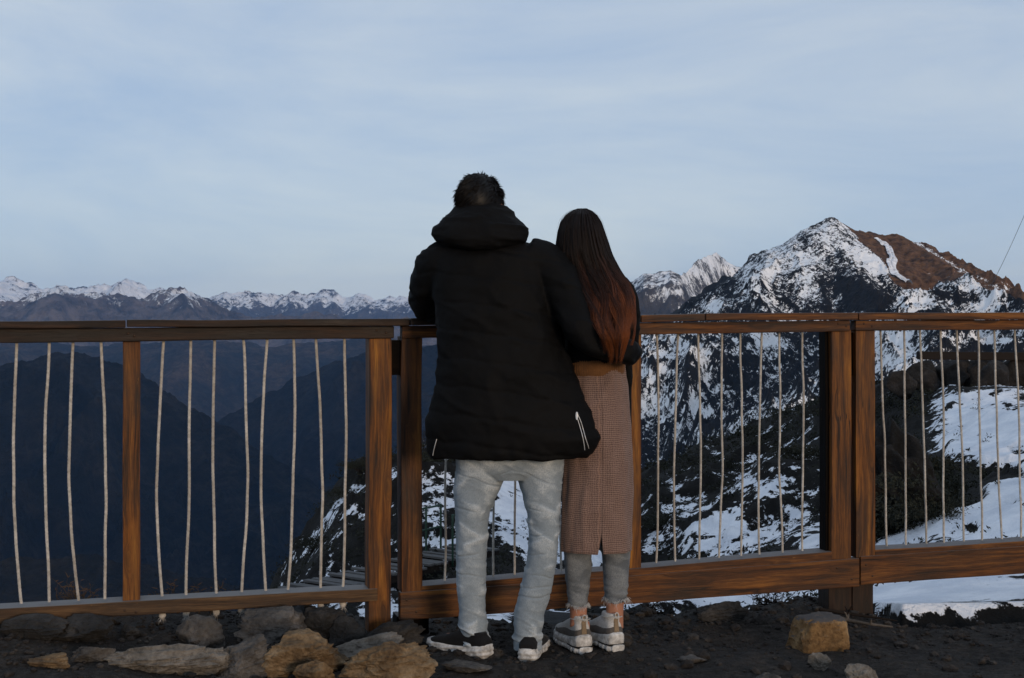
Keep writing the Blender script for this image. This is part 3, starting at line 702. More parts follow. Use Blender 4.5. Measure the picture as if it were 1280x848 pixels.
def joined(parts):
    Vs, Qs, Ts, b = [], [], [], 0
    for V, q, t in parts: Vs.append(V); Qs.append(q + b); Ts.append(t + b); b += len(V)
    return np.concatenate(Vs), np.concatenate(Qs), np.concatenate(Ts)
def fuse(parts, voxel, smooth=3, disp=None):
    """one continuous surface from overlapping closed forms; disp(V, Nrm) -> offset along the normal"""
    V, q, t = joined(parts)
    tmp = bpy.data.objects.new('tmp', fast_mesh('tmp', V, [q, t])); COL.objects.link(tmp)
    m = tmp.modifiers.new('r', 'REMESH'); m.mode = 'VOXEL'; m.voxel_size = voxel; m.adaptivity = 0
    s = tmp.modifiers.new('s', 'SMOOTH'); s.factor = 0.5; s.iterations = smooth
    dg = bpy.context.evaluated_depsgraph_get(); me = bpy.data.meshes.new_from_object(tmp.evaluated_get(dg))
    old = tmp.data; bpy.data.objects.remove(tmp); bpy.data.meshes.remove(old)
    n = len(me.vertices); co = np.empty(n * 3, np.float32); me.vertices.foreach_get('co', co); co = co.reshape(-1, 3).astype(float)
    if disp is not None:
        nr = np.empty(n * 3, np.float32); me.vertex_normals.foreach_get('vector', nr); nr = nr.reshape(-1, 3)
        dv_ = disp(co, nr); co = co + nr * dv_[:, None]
        at = me.attributes.new('relief', 'FLOAT', 'POINT'); at.data.foreach_set('value', (dv_ / (dv_.std() + 1e-9)).astype(np.float32))
    me.vertices.foreach_set('co', co.astype(np.float32).ravel()); me.polygons.foreach_set('use_smooth', np.ones(len(me.polygons), bool)); me.update()
    return me
def shift(me, o): me.transform(Matrix.Translation(-Vector(o))); return me

def hand(wrist, d, nrm, side_, curl=0.5, L=0.185):
    """palm and five fingers; d = direction of the fingers, nrm = out of the back of the hand, side_ = towards the thumb"""
    d = np.array(d, float); d /= np.linalg.norm(d); nrm = np.array(nrm, float); nrm -= d * (nrm @ d); nrm /= np.linalg.norm(nrm); sd = np.cross(d, nrm) * side_
    w = np.array(wrist, float); out = []
    out.append(loft([ring(w + d * t, sd * a, nrm * b, 16, 2.6) for t, a, b in ((-0.01, .026, .020), (.02, .032, .018), (.05, .041, .016), (.085, .042, .014), (.098, .038, .011))]))
    for x, l, r in ((0.030, .072, .0088), (0.010, .082, .0092), (-0.011, .076, .0088), (-0.031, .060, .0078)):
        p = w + d * 0.092 + sd * x; dd = d.copy(); ch = [p - d * 0.01]
        for s_, c in ((.45, .35), (.32, .8), (.23, .7)):
            ch.append(ch[-1] + dd * l * s_ + (d * 0.01 if len(ch) == 1 else 0)); an = curl * c
            dd = dd * math.cos(an) - nrm * math.sin(an); 
            nn = nrm
        out.append(tube(ch, [r, r, r * 0.95, r * 0.75], 10, 4))
    tp = w + d * 0.025 + sd * 0.030; td = (d * 0.72 + sd * 0.65 - nrm * 0.25); td /= np.linalg.norm(td); t2 = td * 0.75 + d * 0.6 - nrm * 0.2; t2 /= np.linalg.norm(t2)
    out.append(tube([tp - td * 0.02, tp + td * 0.030, tp + td * 0.030 + t2 * 0.028, tp + td * 0.030 + t2 * 0.05], [.013, .0115, .0105, .008], 10, 4))
    return out
def head_forms(c, s=1.0, yaw=0.0):
    """skull, jaw, nose, lips, brow and ears, looking along +y before the turn"""
    f = [ball((0, -.012, .028), (.076, .096, .092), 24, 16), ball((0, .030, -.050), (.056, .062, .066)), ball((0, .072, -.098), (.026, .022, .020)),
         tube([(0, .088, .022), (0, .104, -.006), (0, .112, -.026), (0, .094, -.036)], [.008, .010, .014, .010], 10),
         ball((0, .090, -.060), (.022, .012, .006)), ball((0, .088, -.070), (.019, .012, .007)), ball((0, .078, .030), (.050, .018, .012)),
         ball((.038, .072, -.020), (.024, .020, .020)), ball((-.038, .072, -.020), (.024, .020, .020))]
    for q in (-1, 1):
        f.append(ball((q * .081, -.006, -.012), (.010, .020, .032), 14, 10, (q * 0.35, 'Y'))); f.append(ball((q * .086, -.016, -.002), (.008, .012, .024), 12, 8))
        f.append(ball((q * .080, .000, -.040), (.007, .010, .010), 10, 8))
    Rm = np.array(Matrix.Rotation(yaw, 3, 'Z'))
    return [((V * s) @ Rm.T + np.array(c), q, t) for V, q, t in f]

def mat_cloth(name, c1, c2, scale=300, fuzz=0.3, rough=0.9, bump=0.25, big=6.0):
    n = N(name); w = n.coord('Object')
    c = n.mix(n.ramp(n.noise(w, big, 5, 0.6), (0.35, 0.0), (0.65, 1.0)), c1, c2)
    wv = n.noise(w, scale, 2, 0.5)
    c = n.mix(n.ramp(wv, (0.35, 0.35), (0.6, 0.0)), c, n.mix(1.0, c, (0.4, 0.4, 0.4), 'MULTIPLY'))
    return n.done(c, rough, n.bump(n.math('ADD', wv, n.math('MULTIPLY', n.noise(w, 40, 4), 1.5)), bump, 0.003), 0.12, Sheen_Weight=fuzz, Sheen_Roughness=0.5)
M_coat = mat_cloth('black_coat_cloth', (0.0018, 0.0018, 0.002), (0.0035, 0.0035, 0.004), 260, 0.0, 0.74)
M_hood = mat_cloth('black_hood_cloth', (0.003, 0.003, 0.0035), (0.006, 0.006, 0.0065), 260, 0.0, 0.85)
M_black = mat_cloth('black_wool', (0.002, 0.002, 0.0022), (0.004, 0.004, 0.0045), 320, 0.0, 0.85)
def mat_denim(name, c1, c2, c3):
    n = N(name); w = n.coord('Object')
    tw = n.noise(n.coord('Object', (420, 420, 160)), 1.0, 3, 0.6); hz = n.noise(n.coord('Object', (9, 9, 60)), 1.0, 4, 0.6)
    c = n.mix(n.ramp(n.noise(w, 9, 5, 0.6), (0.34, 0.0), (0.66, 1.0)), c1, c2)
    c = n.mix(n.ramp(tw, (0.36, 0.6), (0.62, 0.0)), c, c3)
    c = n.mix(n.ramp(hz, (0.30, 0.22), (0.45, 0.0)), c, c3)
    c = n.mix(n.ramp(n.math('MULTIPLY_ADD', n.attr('relief'), .22, .5), (0.15, 0.62), (0.5, 0.0)), c, c3)       # fold shading painted over the denim fade: creases darker, raised folds paler
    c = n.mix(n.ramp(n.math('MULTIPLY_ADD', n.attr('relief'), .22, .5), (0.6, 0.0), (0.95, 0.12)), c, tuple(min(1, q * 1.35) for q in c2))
    return n.done(c, 0.88, n.bump(n.math('ADD', tw, n.math('MULTIPLY', hz, .7)), 0.3, 0.002), 0.2, Sheen_Weight=0.05)
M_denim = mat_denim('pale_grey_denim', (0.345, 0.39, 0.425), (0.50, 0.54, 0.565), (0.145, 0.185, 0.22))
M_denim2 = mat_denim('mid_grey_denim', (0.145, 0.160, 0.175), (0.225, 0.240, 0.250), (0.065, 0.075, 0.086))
def mat_skin():
    n = N('skin'); w = n.coord('Object')
    c = n.mix(n.noise(w, 14, 4), (0.30, 0.13, 0.075), (0.42, 0.20, 0.125))
    return n.done(c, 0.55, n.bump(n.noise(w, 160, 3), 0.1, 0.002), 0.4, Subsurface_Weight=0.15, Subsurface_Radius=(0.012, 0.005, 0.003))
M_skin = mat_skin()
def mat_hair(name, root, mid, tip):
    n = N(name)
    c = n.ramp(n.math('ADD', n.attr('len'), n.math('MULTIPLY', n.math('SUBTRACT', n.attr('rnd'), 0.5), 0.45)), (0.22, root), (0.58, mid), (1.0, tip))
    c = n.mix(n.attr('rnd'), n.mix(1.0, c, (0.45, 0.42, 0.40), 'MULTIPLY'), c)
    return n.done(c, 0.5, None, 0.22)
M_hair_m = mat_hair('short_dark_hair', (0.004, 0.003, 0.0028), (0.006, 0.0045, 0.004), (0.012, 0.008, 0.006))
M_hair_w = mat_hair('auburn_hair', (0.010, 0.005, 0.0035), (0.045, 0.014, 0.006), (0.24, 0.066, 0.016))
M_eye = N('eye').done((0.05, 0.04, 0.03), 0.15, None, 0.6)
M_white_rubber = (lambda n: n.done(n.mix(n.ramp(n.noise(n.coord('Object'), 40, 5, 0.65), (0.35, 0.0), (0.62, 1.0)), (0.26, 0.25, 0.235), (0.62, 0.61, 0.59)), 0.6, n.bump(n.noise(n.coord('Object'), 90, 3), 0.2, 0.004), 0.3))(N('scuffed_white_rubber'))
M_black_mesh = mat_cloth('black_mesh_upper', (0.006, 0.006, 0.007), (0.012, 0.012, 0.013), 500, 0.05, 0.8)
M_metal = N('bright_zip').done((0.55, 0.55, 0.55), 0.4, None, 0.5, Metallic=0.3)

def strands(curves, widths, lens=None, rnds=None):
    """tapered three-sided hairs; curves (n, k, 3)"""
    n, k, _ = curves.shape; T = np.gradient(curves, axis=1); T /= np.linalg.norm(T, axis=2, keepdims=True) + 1e-9
    ref = np.array([0.21, 0.9, 0.38]); S = np.cross(T, ref); S /= np.linalg.norm(S, axis=2, keepdims=True) + 1e-9; U_ = np.cross(S, T)
    t = np.linspace(0, 1, k); prof = np.clip(1.05 - t ** 3, 0.12, 1)
    V = np.stack([curves + (S * math.cos(a) + U_ * math.sin(a)) * (widths[:, None] * prof[None])[..., None] for a in (0, 2.094, 4.189)], 2)
    idx = np.arange(n * k * 3).reshape(n, k, 3); fs = []
    for j in range(3):
        fs.append(np.stack([idx[:, :-1, j], idx[:, :-1, (j + 1) % 3], idx[:, 1:, (j + 1) % 3], idx[:, 1:, j]], -1).reshape(-1, 4))
    le = np.broadcast_to(t[None, :, None] if lens is None else lens[..., None], V.shape[:3]); rn = np.broadcast_to(rnds[:, None, None], V.shape[:3])
    return V.reshape(-1, 3), np.concatenate(fs), le.reshape(-1), rn.reshape(-1)

# ------------------------------------------------------------------ shoes (heel at the origin, toe along +y)
def sh_loft(st, n=26, p=3.0):
    return loft([ring((x0, y, (zb + zt) / 2), (hw, 0, 0), (0, 0, (zt - zb) / 2), n, p) for y, x0, hw, zb, zt in st])
def densify(st, k=5):
    st = np.array(st, float); t = np.linspace(0, len(st) - 1, (len(st) - 1) * k + 1)
    return [tuple(np.interp(t, np.arange(len(st)), st[:, j])[i] for j in range(st.shape[1])) for i in range(len(t))]
def to_obj(name, parts, mat, parent, Mx, voxel=None, disp=None, smooth=2, origin=(0, 0, 0), sz=1.0, **props):
    me = fuse(parts, voxel or 0.004, smooth, disp)
    if sz != 1.0: me.transform(Matrix.Diagonal((1, 1, sz, 1)))
    me.transform(Mx); shift(me, origin)
    return link(name, me, mat, parent, **props)
def shoe_man(parent, origin, heel, yaw):
    Mx = Matrix.Translation(Vector(heel)) @ Matrix.Rotation(yaw, 4, 'Z')
    up = densify([(-.004, 0, .026, .030, .075), (.012, 0, .033, .028, .088), (.05, 0, .035, .024, .098), (.10, 0, .036, .022, .100), (.15, 0, .040, .020, .088), (.20, 0, .043, .018, .068), (.25, 0, .039, .018, .056), (.283, 0, .024, .020, .044)])
    sh = to_obj('shoe', [sh_loft(up, 26, 2.5), hloft([(.05, 0, .052, .032, .044), (.085, 0, .054, .032, .044), (.098, 0, .054, .030, .042)], 24)], M_black_mesh, parent, Mx, .004, None, 3, origin)
    wav = lambda y: .048 + .010 * math.exp(-((y - .01) / .03) ** 2) + .006 * math.sin(y * 38)
    st = densify([(-.012, 0, .020, .014, .050), (.0, 0, .034, .004, .060), (.03, 0, .039, .0, .056), (.08, 0, .038, .002, .044), (.13, 0, .041, .003, .046), (.19, 0, .047, .0, .044), (.25, 0, .044, .004, .044), (.29, 0, .030, .014, .042), (.302, 0, .014, .024, .038)], 6)
    to_obj('sole', [sh_loft(st, 30, 3.4)], M_white_rubber, sh, Mx, .0035, lambda V, n_: 0.0016 * np.sin(V[:, 2] * 380 + V[:, 1] * 60), 2, origin)
    return sh
M_beige = mat_cloth('taupe_suede', (0.075, 0.066, 0.060), (0.12, 0.108, 0.098), 400, 0.1, 0.85)
M_cream = mat_cloth('cream_leather', (0.42, 0.41, 0.39), (0.58, 0.57, 0.55), 200, 0.0, 0.6, 0.1)
M_tan = mat_cloth('tan_strip', (0.20, 0.14, 0.085), (0.26, 0.19, 0.12), 200, 0.0, 0.6, 0.1)
M_groove = mat_cloth('dark_rubber', (0.014, 0.013, 0.013), (0.022, 0.021, 0.02), 200, 0.0, 0.7)
def shoe_woman(parent, origin, heel, yaw):
    Mx = Matrix.Translation(Vector(heel)) @ Matrix.Rotation(yaw, 4, 'Z')
    up = densify([(.0, 0, .024, .050, .105), (.014, 0, .031, .045, .122), (.045, 0, .033, .042, .132), (.085, 0, .034, .040, .126), (.125, 0, .036, .038, .108), (.17, 0, .039, .036, .088), (.21, 0, .036, .034, .076), (.24, 0, .022, .036, .062)])
    sh = to_obj('shoe', [sh_loft(up, 26, 2.5), hloft([(.09, 0, .045, .030, .044), (.128, 0, .045, .031, .046), (.140, 0, .044, .029, .043)], 24)], M_cream, parent, Mx, .004, None, 2, origin, 1.02)
    st = densify([(-.016, 0, .022, .030, .068), (-.004, 0, .034, .018, .074), (.03, 0, .040, .016, .068), (.07, 0, .040, .018, .058), (.11, 0, .042, .018, .052), (.16, 0, .046, .014, .050), (.21, 0, .043, .018, .050), (.245, 0, .028, .026, .048)], 6)
    to_obj('sole', [sh_loft(st, 30, 3.6)], M_white_rubber, sh, Mx, .0035, None, 1, origin, 1.02)
    st = densify([(-.018, 0, .024, .002, .028), (-.006, 0, .035, .0, .026), (.03, 0, .041, .0, .024), (.075, 0, .039, .004, .024), (.12, 0, .043, .002, .022), (.17, 0, .047, .0, .022), (.22, 0, .040, .004, .026), (.248, 0, .024, .014, .030)], 6)
    to_obj('outsole', [sh_loft(st, 30, 3.6)], M_white_rubber, sh, Mx, .0035, lambda V, n_: 0.002 * np.sign(np.sin(V[:, 1] * 220)), 1, origin, 1.02)
    st = densify([(-.0165, 0, .026, .022, .032), (-.003, 0, .0365, .021, .031), (.03, 0, .0415, .021, .029), (.08, 0, .0405, .021, .029)], 5)
    to_obj('groove', [sh_loft(st, 30, 3.6)], M_groove, sh, Mx, .0028, None, 1, origin, 1.02)
    # taupe overlay round heel and side, cream heel tab with a tan strip, a pull loop and laces
    st = densify([(-.003, 0, .0275, .060, .094), (.012, 0, .0340, .052, .096), (.05, 0, .0358, .046, .092), (.10, 0, .0370, .044, .094), (.15, 0, .0405, .042, .080), (.20, 0, .0385, .040, .072)], 5)
    to_obj('side_panel', [sh_loft(st, 28, 2.8)], M_beige, sh, Mx, .0035, None, 1, origin, 1.02)
    to_obj('heel_tab', [loft([ring((0, y, z), (w, 0, 0), (0, .004, 0), 14, 3) for z, y, w in ((.074, -.004, .011), (.10, -.002, .010), (.125, .004, .010), (.140, .004, .009))])], M_tan, sh, Mx, .002, None, 1, origin, 1.02)
    a = np.linspace(0, np.pi * 2, 24); lp = np.stack([.008 * np.cos(a), -.006 - .007 * np.sin(a) * 0, .136 + .011 * np.sin(a)], -1)
    to_obj('pull_loop', [tube(lp, [.0022] * 24, 8, 2)], M_cream, sh, Mx, .0016, None, 0, origin, 1.02)
    to_obj('lace', [tube([(-.03, .06, .125), (-.038, .03, .128), (-.012, -.006, .131), (.02, -.006, .130), (.036, .03, .126), (.03, .065, .124)], [.0022] * 6, 8, 6)], M_cream, sh, Mx, .0016, None, 0, origin, 1.02)
    return sh

# ------------------------------------------------------------------ the man
DM = 5.2; SM = F_PX / DM
def mx(px): return (px - CX) / SM
def mz(py): return EYE - (py - HY) / SM
OM = (mx(625), DM, 0.0)
GYm = lambda x, y: float(ground_h(np.array([x]), np.array([y]))[0])

def leg_secs(rows, d0=DM, b0=0.092, b1=0.066, lean=0.0):
    out = []
    for i, (py, xl, xr) in enumerate(rows):
        t = i / (len(rows) - 1); z = mz(py)
        out.append((z, (mx(xl) + mx(xr)) / 2, d0 + lean * t, (mx(xr) - mx(xl)) / 2, lerp(b0, b1, min(1, t * 1.5))))
    return out
Lrows = [(560, 570, 642), (580, 569, 640), (600, 567, 632), (620, 566, 622), (640, 567, 614), (660, 568, 611), (700, 569, 609), (740, 571, 608), (765, 573, 608), (778, 571, 611), (790, 574, 611), (802, 576, 611), (806, 577, 610)]
Rrows = [(560, 638, 707), (580, 640, 706), (600, 645, 704), (620, 652, 702), (640, 657, 701), (660, 661, 700), (700, 658, 697), (740, 648, 690), (765, 642, 682), (778, 640, 680), (790, 640, 677), (806, 641, 678), (810, 642, 678)]
def jeans_disp(V, n_):
    z = V[:, 2]; x = V[:, 0]; y = V[:, 1]
    knee = np.exp(-((z - 0.50) / 0.10) ** 2); hem = np.exp(-((z - 0.07) / 0.07) ** 2); seat = np.exp(-((z - 0.70) / 0.06) ** 2)
    w = ridged(x / 0.16 + 3, z / 0.042 + 0.9 * x / 0.1, 3, 501, 0.5, y / 0.14) - 0.40
    s = fbm(x / 0.07, z / 0.05, 3, 505, 0.5, y / 0.07)
    fine = ridged(x / 0.3 + 7, z / 0.034 + 0.3 * x / 0.1, 2, 507, 0.5, y / 0.3) - 0.4
    crease = 0
    crease = -.0022 * np.exp(-((z - .052) / .003) ** 2)
    for z0, sl in ((.385, .10), (.352, -.05), (.262, .12), (.222, .02), (.50, .25), (.545, -.2), (.46, .15), (.30, -.12), (.645, .5), (.665, -.35)):
        crease = crease - .0036 * np.exp(-((z - z0 - sl * (x % .25 - .12) - .006 * vn(x / .05, y / .05, None, int(z0 * 1000))) / .0026) ** 2) * sstep(-.3, .4, vn(x / .09, y / .09, None, int(z0 * 777)))
    fd = 0
    for z0, sl, a_, wd in ((.52, .5, .010, .020), (.47, -.6, .009, .018), (.43, .35, .008, .016), (.57, -.35, .006, .020), (.69, .9, .008, .022), (.72, -.7, .007, .02), (.12, .6, .013, .016), (.085, -.5, .012, .014), (.05, .4, .010, .012), (.33, .15, .004, .012), (.25, -.2, .004, .012)):
        m_ = sstep(-.35, .25, vn(x / .075, y / .075, None, int(z0 * 991))); fd = fd + a_ * m_ * np.exp(-np.abs((z - z0 - sl * ((x + .03) % .24 - .12)) / (wd * np.where(z - z0 - sl * ((x + .03) % .24 - .12) > 0, .45, 1.25))) ** 1.3)
    fd = (fd - .004) * .6
    return fd + w * (0.0016 + 0.004 * knee + 0.010 * hem * sstep(.02, .06, z) + 0.003 * seat) + s * 0.0035 + fine * 0.0008 + crease
jl = hloft(leg_secs(Lrows)); jr = hloft(leg_secs(Rrows, lean=-0.02))
hips = hloft([(mz(600), mx(638), DM, .075, .085), (mz(590), mx(638), DM, .16, .10), (mz(570), mx(638), DM, .205, .115), (mz(530), mx(636), DM + .01, .195, .115), (mz(490), mx(634), DM + .02, .17, .10)])
jeans = shift(fuse([jl, jr, hips], 0.0036, 5, jeans_disp), OM)

# one continuous body inside the clothes: legs, trunk, neck, head, arms and hands
SHL, ELL, WRL = (mx(548), 5.24, 1.50), (mx(536), 5.42, 1.330), (mx(600), 5.55, 1.335)
SHR, ELR, WRR = (mx(682), 5.22, 1.49), (0.285, 5.075, 1.215), (mx(784), 5.235, 1.142)
HDM = (mx(600), 5.275, 1.693)
body_parts = [tube([(mx(605), DM, .80), (mx(590), DM + .01, .45), (mx(592), DM, .10), (mx(592), DM, .05)], [.075, .050, .036, .036]), tube([(mx(670), DM, .80), (mx(680), DM, .45), (mx(660), DM - .02, .10), (mx(660), DM - .02, .05)], [.075, .050, .036, .036]),
              hloft([(.74, mx(636), DM, .10, .07), (.86, mx(636), DM, .15, .09), (1.0, mx(634), DM + .01, .14, .085), (1.2, mx(628), DM + .03, .155, .095), (1.4, mx(616), DM + .04, .17, .09), (1.50, mx(608), DM + .05, .14, .07), (1.555, mx(604), DM + .06, .07, .055)]),
              tube([(mx(604), DM + .06, 1.52), (mx(601), DM + .075, 1.60), (mx(600), DM + .085, 1.66)], [.060, .056, .058]),
              tube([(mx(574), 5.235, 1.500), (mx(548), 5.25, 1.475), (mx(536), 5.32, 1.40), (mx(536), 5.425, 1.335), (mx(566), 5.51, 1.345), WRL], [.056, .054, .046, .040, .034, .026]),
              tube([(mx(660), 5.22, 1.49), (mx(688), 5.21, 1.462), (mx(709), 5.15, 1.34), (mx(728), 5.085, 1.215), (mx(752), 5.08, 1.165), (mx(777), 5.115, 1.148), (mx(785), 5.175, 1.144), WRR], [.056, .054, .044, .036, .031, .027, .024, .023])]
body_parts += head_forms(HDM, 1.10, R(-14))
body_parts += hand(WRL, (1, .25, -.03), (0, 0, 1), -1, .25) + hand(WRR, (-.25, .95, .02), (.95, .25, 0), 1, .6)
for hx, hy, yaw in ((mx(606), 5.145, 48), (mx(659), 5.125, -10)):
    dv = np.array([-math.sin(R(yaw)), math.cos(R(yaw)), 0]); h0 = np.array([hx, hy, 0.045])
    body_parts.append(tube([h0 + dv * .03 + UP * .01, h0 + dv * .12, h0 + dv * .20 - UP * .01], [.030, .026, .020], flat=0.7))
    body_parts.append(tube([(mx(592) if yaw > 0 else mx(660), DM - (0 if yaw > 0 else .02), .14), h0 + dv * .05 + UP * .03], [.036, .030]))
man = link('person', shift(fuse(body_parts, 0.006, 3), OM), M_skin, label='taller person in black hooded coat and pale jeans, arm around companion', category='person', group='couple at the railing')
man.location = OM
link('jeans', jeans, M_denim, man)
for q in (-1, 1):
    e = np.array(Matrix.Rotation(R(-14), 3, 'Z')) @ np.array([q * .032, .082, .004]) * 1.10 + np.array(HDM) - np.array(OM)
    V, f4, f3 = ball(e, (.012, .012, .012), 12, 8); link('eye', fast_mesh('eye', V, [f4, f3]), M_eye, man)

# the coat
torso = [(1.600, mx(603), DM + .055, .085, .075), (1.575, mx(605), DM + .05, .135, .095), (mz(308), mx(608), DM + .04, .195, .115), (mz(322), mx(611), DM + .03, .222, .130), (mz(360), mx(614), DM + .02, .228, .145), (mz(400), mx(620), DM + .01, .232, .150), (mz(440), mx(628), DM, .248, .152),
         (mz(480), mx(634), DM - .005, .274, .158), (mz(505), mx(635), DM - .005, .302, .165), (mz(525), mx(636), DM - .005, .324, .170), (mz(546), mx(643), DM - .005, .336, .172), (mz(562), mx(640), DM - .005, .318, .170), (mz(571), mx(637), DM - .005, .302, .165)]
torso[0] = (1.600, mx(603), DM + .055, .085, .075)
slL = tube([(mx(574), 5.235, 1.505), (mx(548), 5.25, 1.475), (mx(536), 5.32, 1.40), (mx(536), 5.425, 1.335), (mx(566), 5.51, 1.345), (mx(612), 5.56, 1.350)], [.095, .092, .080, .074, .068, .052], 22)
slR = tube([(mx(660), 5.22, 1.495), (mx(688), 5.21, 1.462), (mx(709), 5.15, 1.34), (mx(728), 5.085, 1.215), (mx(752), 5.08, 1.165), (mx(777), 5.115, 1.148), (mx(785), 5.175, 1.144), (mx(784), 5.245, 1.142)], [.092, .086, .072, .060, .053, .047, .043, .040], 22)
def coat_disp(V, n_):
    x, y, z = V.T
    arm = sstep(.12, .22, x) * sstep(1.05, 1.12, z) + sstep(-.30, -.36, x) * sstep(1.15, 1.2, z)
    baf = -0.004 * np.exp(-((((z + 0.03 * np.sin(x * 5) + .008 * vn(x / .06, y / .06)) / 0.105) % 1.0 - 0.5) / 0.07) ** 2) * (1 - np.clip(arm, 0, 1) * .6)        # quilted seams
    w = ridged(x / .16, z / .09 + .5 * x / .1, 3, 521, .5, y / .16) - .4
    s = fbm(x / .12, z / .10, 3, 525, .5, y / .12)
    hemr = np.exp(-((z - .775) / .025) ** 2)
    return baf + w * (.008 + .010 * np.clip(arm, 0, 1)) + s * .009 + .003 * hemr * np.sin(x * 60 + 3 * np.sin(x * 17))
coat_me = fuse([hloft(torso, 40, 2.3), slL, slR], .0075, 3, coat_disp)
coat_bvh = BVHTree.FromPolygons([v.co.copy() for v in coat_me.vertices], [tuple(p.vertices) for p in coat_me.polygons])
coat = link('coat', shift(coat_me, OM), M_coat, man)
hood_secs = [(mz(256), mx(601), 5.245, .100, .080), (mz(264), mx(601), 5.225, .122, .100), (mz(275), mx(601), 5.205, .154, .115), (mz(286), mx(601), 5.185, .181, .120), (mz(294), mx(602), 5.175, .187, .118), (mz(302), mx(602), 5.165, .172, .110), (mz(310), mx(603), 5.155, .125, .090), (mz(314), mx(603), 5.15, .07, .06)]
hood = shift(fuse([hloft(hood_secs, 40, 2.2)], .0065, 3, lambda V, n_: .008 * fbm(V[:, 0] / .07, V[:, 2] / .05, 4, 531, .5, V[:, 1] / .07) + .010 * (ridged(V[:, 0] / .2, V[:, 2] / .05 + V[:, 0] * 2, 2, 533) - .4)), OM)
link('hood', hood, M_hood, coat)
def on_coat(px, py, lift=.003):
    o = Vector((0, 0, EYE)); d = (Vector(P(px, py, 5.0)) - o).normalized(); hit = coat_bvh.ray_cast(o, d)
    return np.array(hit[0] if hit[0] is not None else P(px, py, 5.08)) - np.array(d) * lift
for ch in ([(720, 517), (722, 524), (725, 534), (728, 545), (730, 555), (731, 563)], [(722, 518), (726, 527), (729, 537), (732, 548), (735, 557), (736, 561)], [(546, 549), (544, 556), (542, 564), (541, 570)]):
    me = fuse([tube([on_coat(*q) for q in ch], [.0017] * len(ch), 8, 4)], .0012, 0); link('zip_tape', shift(me, OM), M_metal, coat)
me = fuse([loft([ring(on_coat(721, y, .006), (w, 0, 0), (0, .002, 0), 10, 3) for y, w in ((515, .003), (517, .005), (521, .0055), (525, .003))])], .0015, 0)
link('zip_pull', shift(me, OM), M_metal, coat)

# short tousled hair: a cap under some two thousand tufts
rs = np.random.RandomState(11)
n_ = 6500
th = rs.uniform(0, 2 * np.pi, n_); u = rs.uniform(-0.72, 1, n_); rr_ = np.sqrt(1 - u ** 2)
base = np.stack([.080 * rr_ * np.cos(th), -.012 + .100 * rr_ * np.sin(th), .030 + .098 * u], -1) * np.array([1.115, 1.165, 1.115])
keep = ((base[:, 1] < .045) | (base[:, 2] > .075)) & ~((np.abs(base[:, 0]) > .066) & (base[:, 2] < .022) & (base[:, 1] > -.06)); base = base[keep]; n_ = len(base)
nr = base - np.array([0, -.012, .03]); nr /= np.linalg.norm(nr, axis=1)[:, None]
swirl = np.cross(nr, np.array([.25, -.35, 1.0])); flow = np.stack([np.full(n_, -.25), -.5 + 0 * nr[:, 0], -.55 - .3 * (1 - nr[:, 2])], -1); flow -= nr * (flow * nr).sum(1)[:, None]
flow = flow + swirl * .45 + .22 * np.stack([vn(base[:, 0] / .022, base[:, 2] / .022, base[:, 1] / .022, s_) for s_ in (1, 2, 3)], -1) + rs.normal(0, .10, (n_, 3))
flow /= np.linalg.norm(flow, axis=1)[:, None]
Ln = rs.uniform(.022, .038, n_) * (1 - .2 * (base[:, 2] > .09)); t = np.linspace(0, 1, 6)
up_ = .05 + .10 * rs.rand(n_) ** 2 + .30 * (rs.rand(n_) > .985)
crv = base[:, None] - nr[:, None] * .004 + flow[:, None] * (Ln[:, None] * t)[..., None] + nr[:, None] * (Ln[:, None] * up_[:, None] * (t - .62 * t ** 2))[..., None]
Rm = np.array(Matrix.Rotation(R(-14), 3, 'Z')); crv = crv @ Rm.T + np.array(HDM) - np.array(OM)
V, Fq, le, rn = strands(crv, rs.uniform(.0011, .0021, n_), None, rs.rand(n_))
cap = ball((0, -.013, .028), (.0785, .0975, .0955), 30, 20); cv = cap[0].copy(); cv = cv * np.array([1.12, 1.17, 1.12])
bk = cv[:, 1] < .0; cv[:, 2] = np.where((cv[:, 2] < 0) & bk, cv[:, 2] * 1.5, cv[:, 2]); cv[:, :2] *= np.where((cv[:, 2] < 0) & bk, .96, 1.0)[:, None]; fm = cv[:, 1] > .05; cv[fm & (cv[:, 2] < .07)] *= np.array([.9, .8, 1])
cv = cv @ Rm.T + np.array(HDM) - np.array(OM); b0 = len(V)
hm = fast_mesh('hair', np.concatenate([V, cv]), [np.concatenate([Fq, cap[1] + b0]), cap[2] + b0], True, {'len': np.concatenate([le, np.zeros(len(cv))]), 'rnd': np.concatenate([rn, np.full(len(cv), .0)])})
link('hair', hm, M_hair_m, man)
shoe_man(man, OM, (mx(610), 5.125, GYm(mx(604), 5.15) - .004), R(50))
shoe_man(man, OM, (mx(658), 5.105, GYm(mx(658), 5.12) - .004), R(-12))

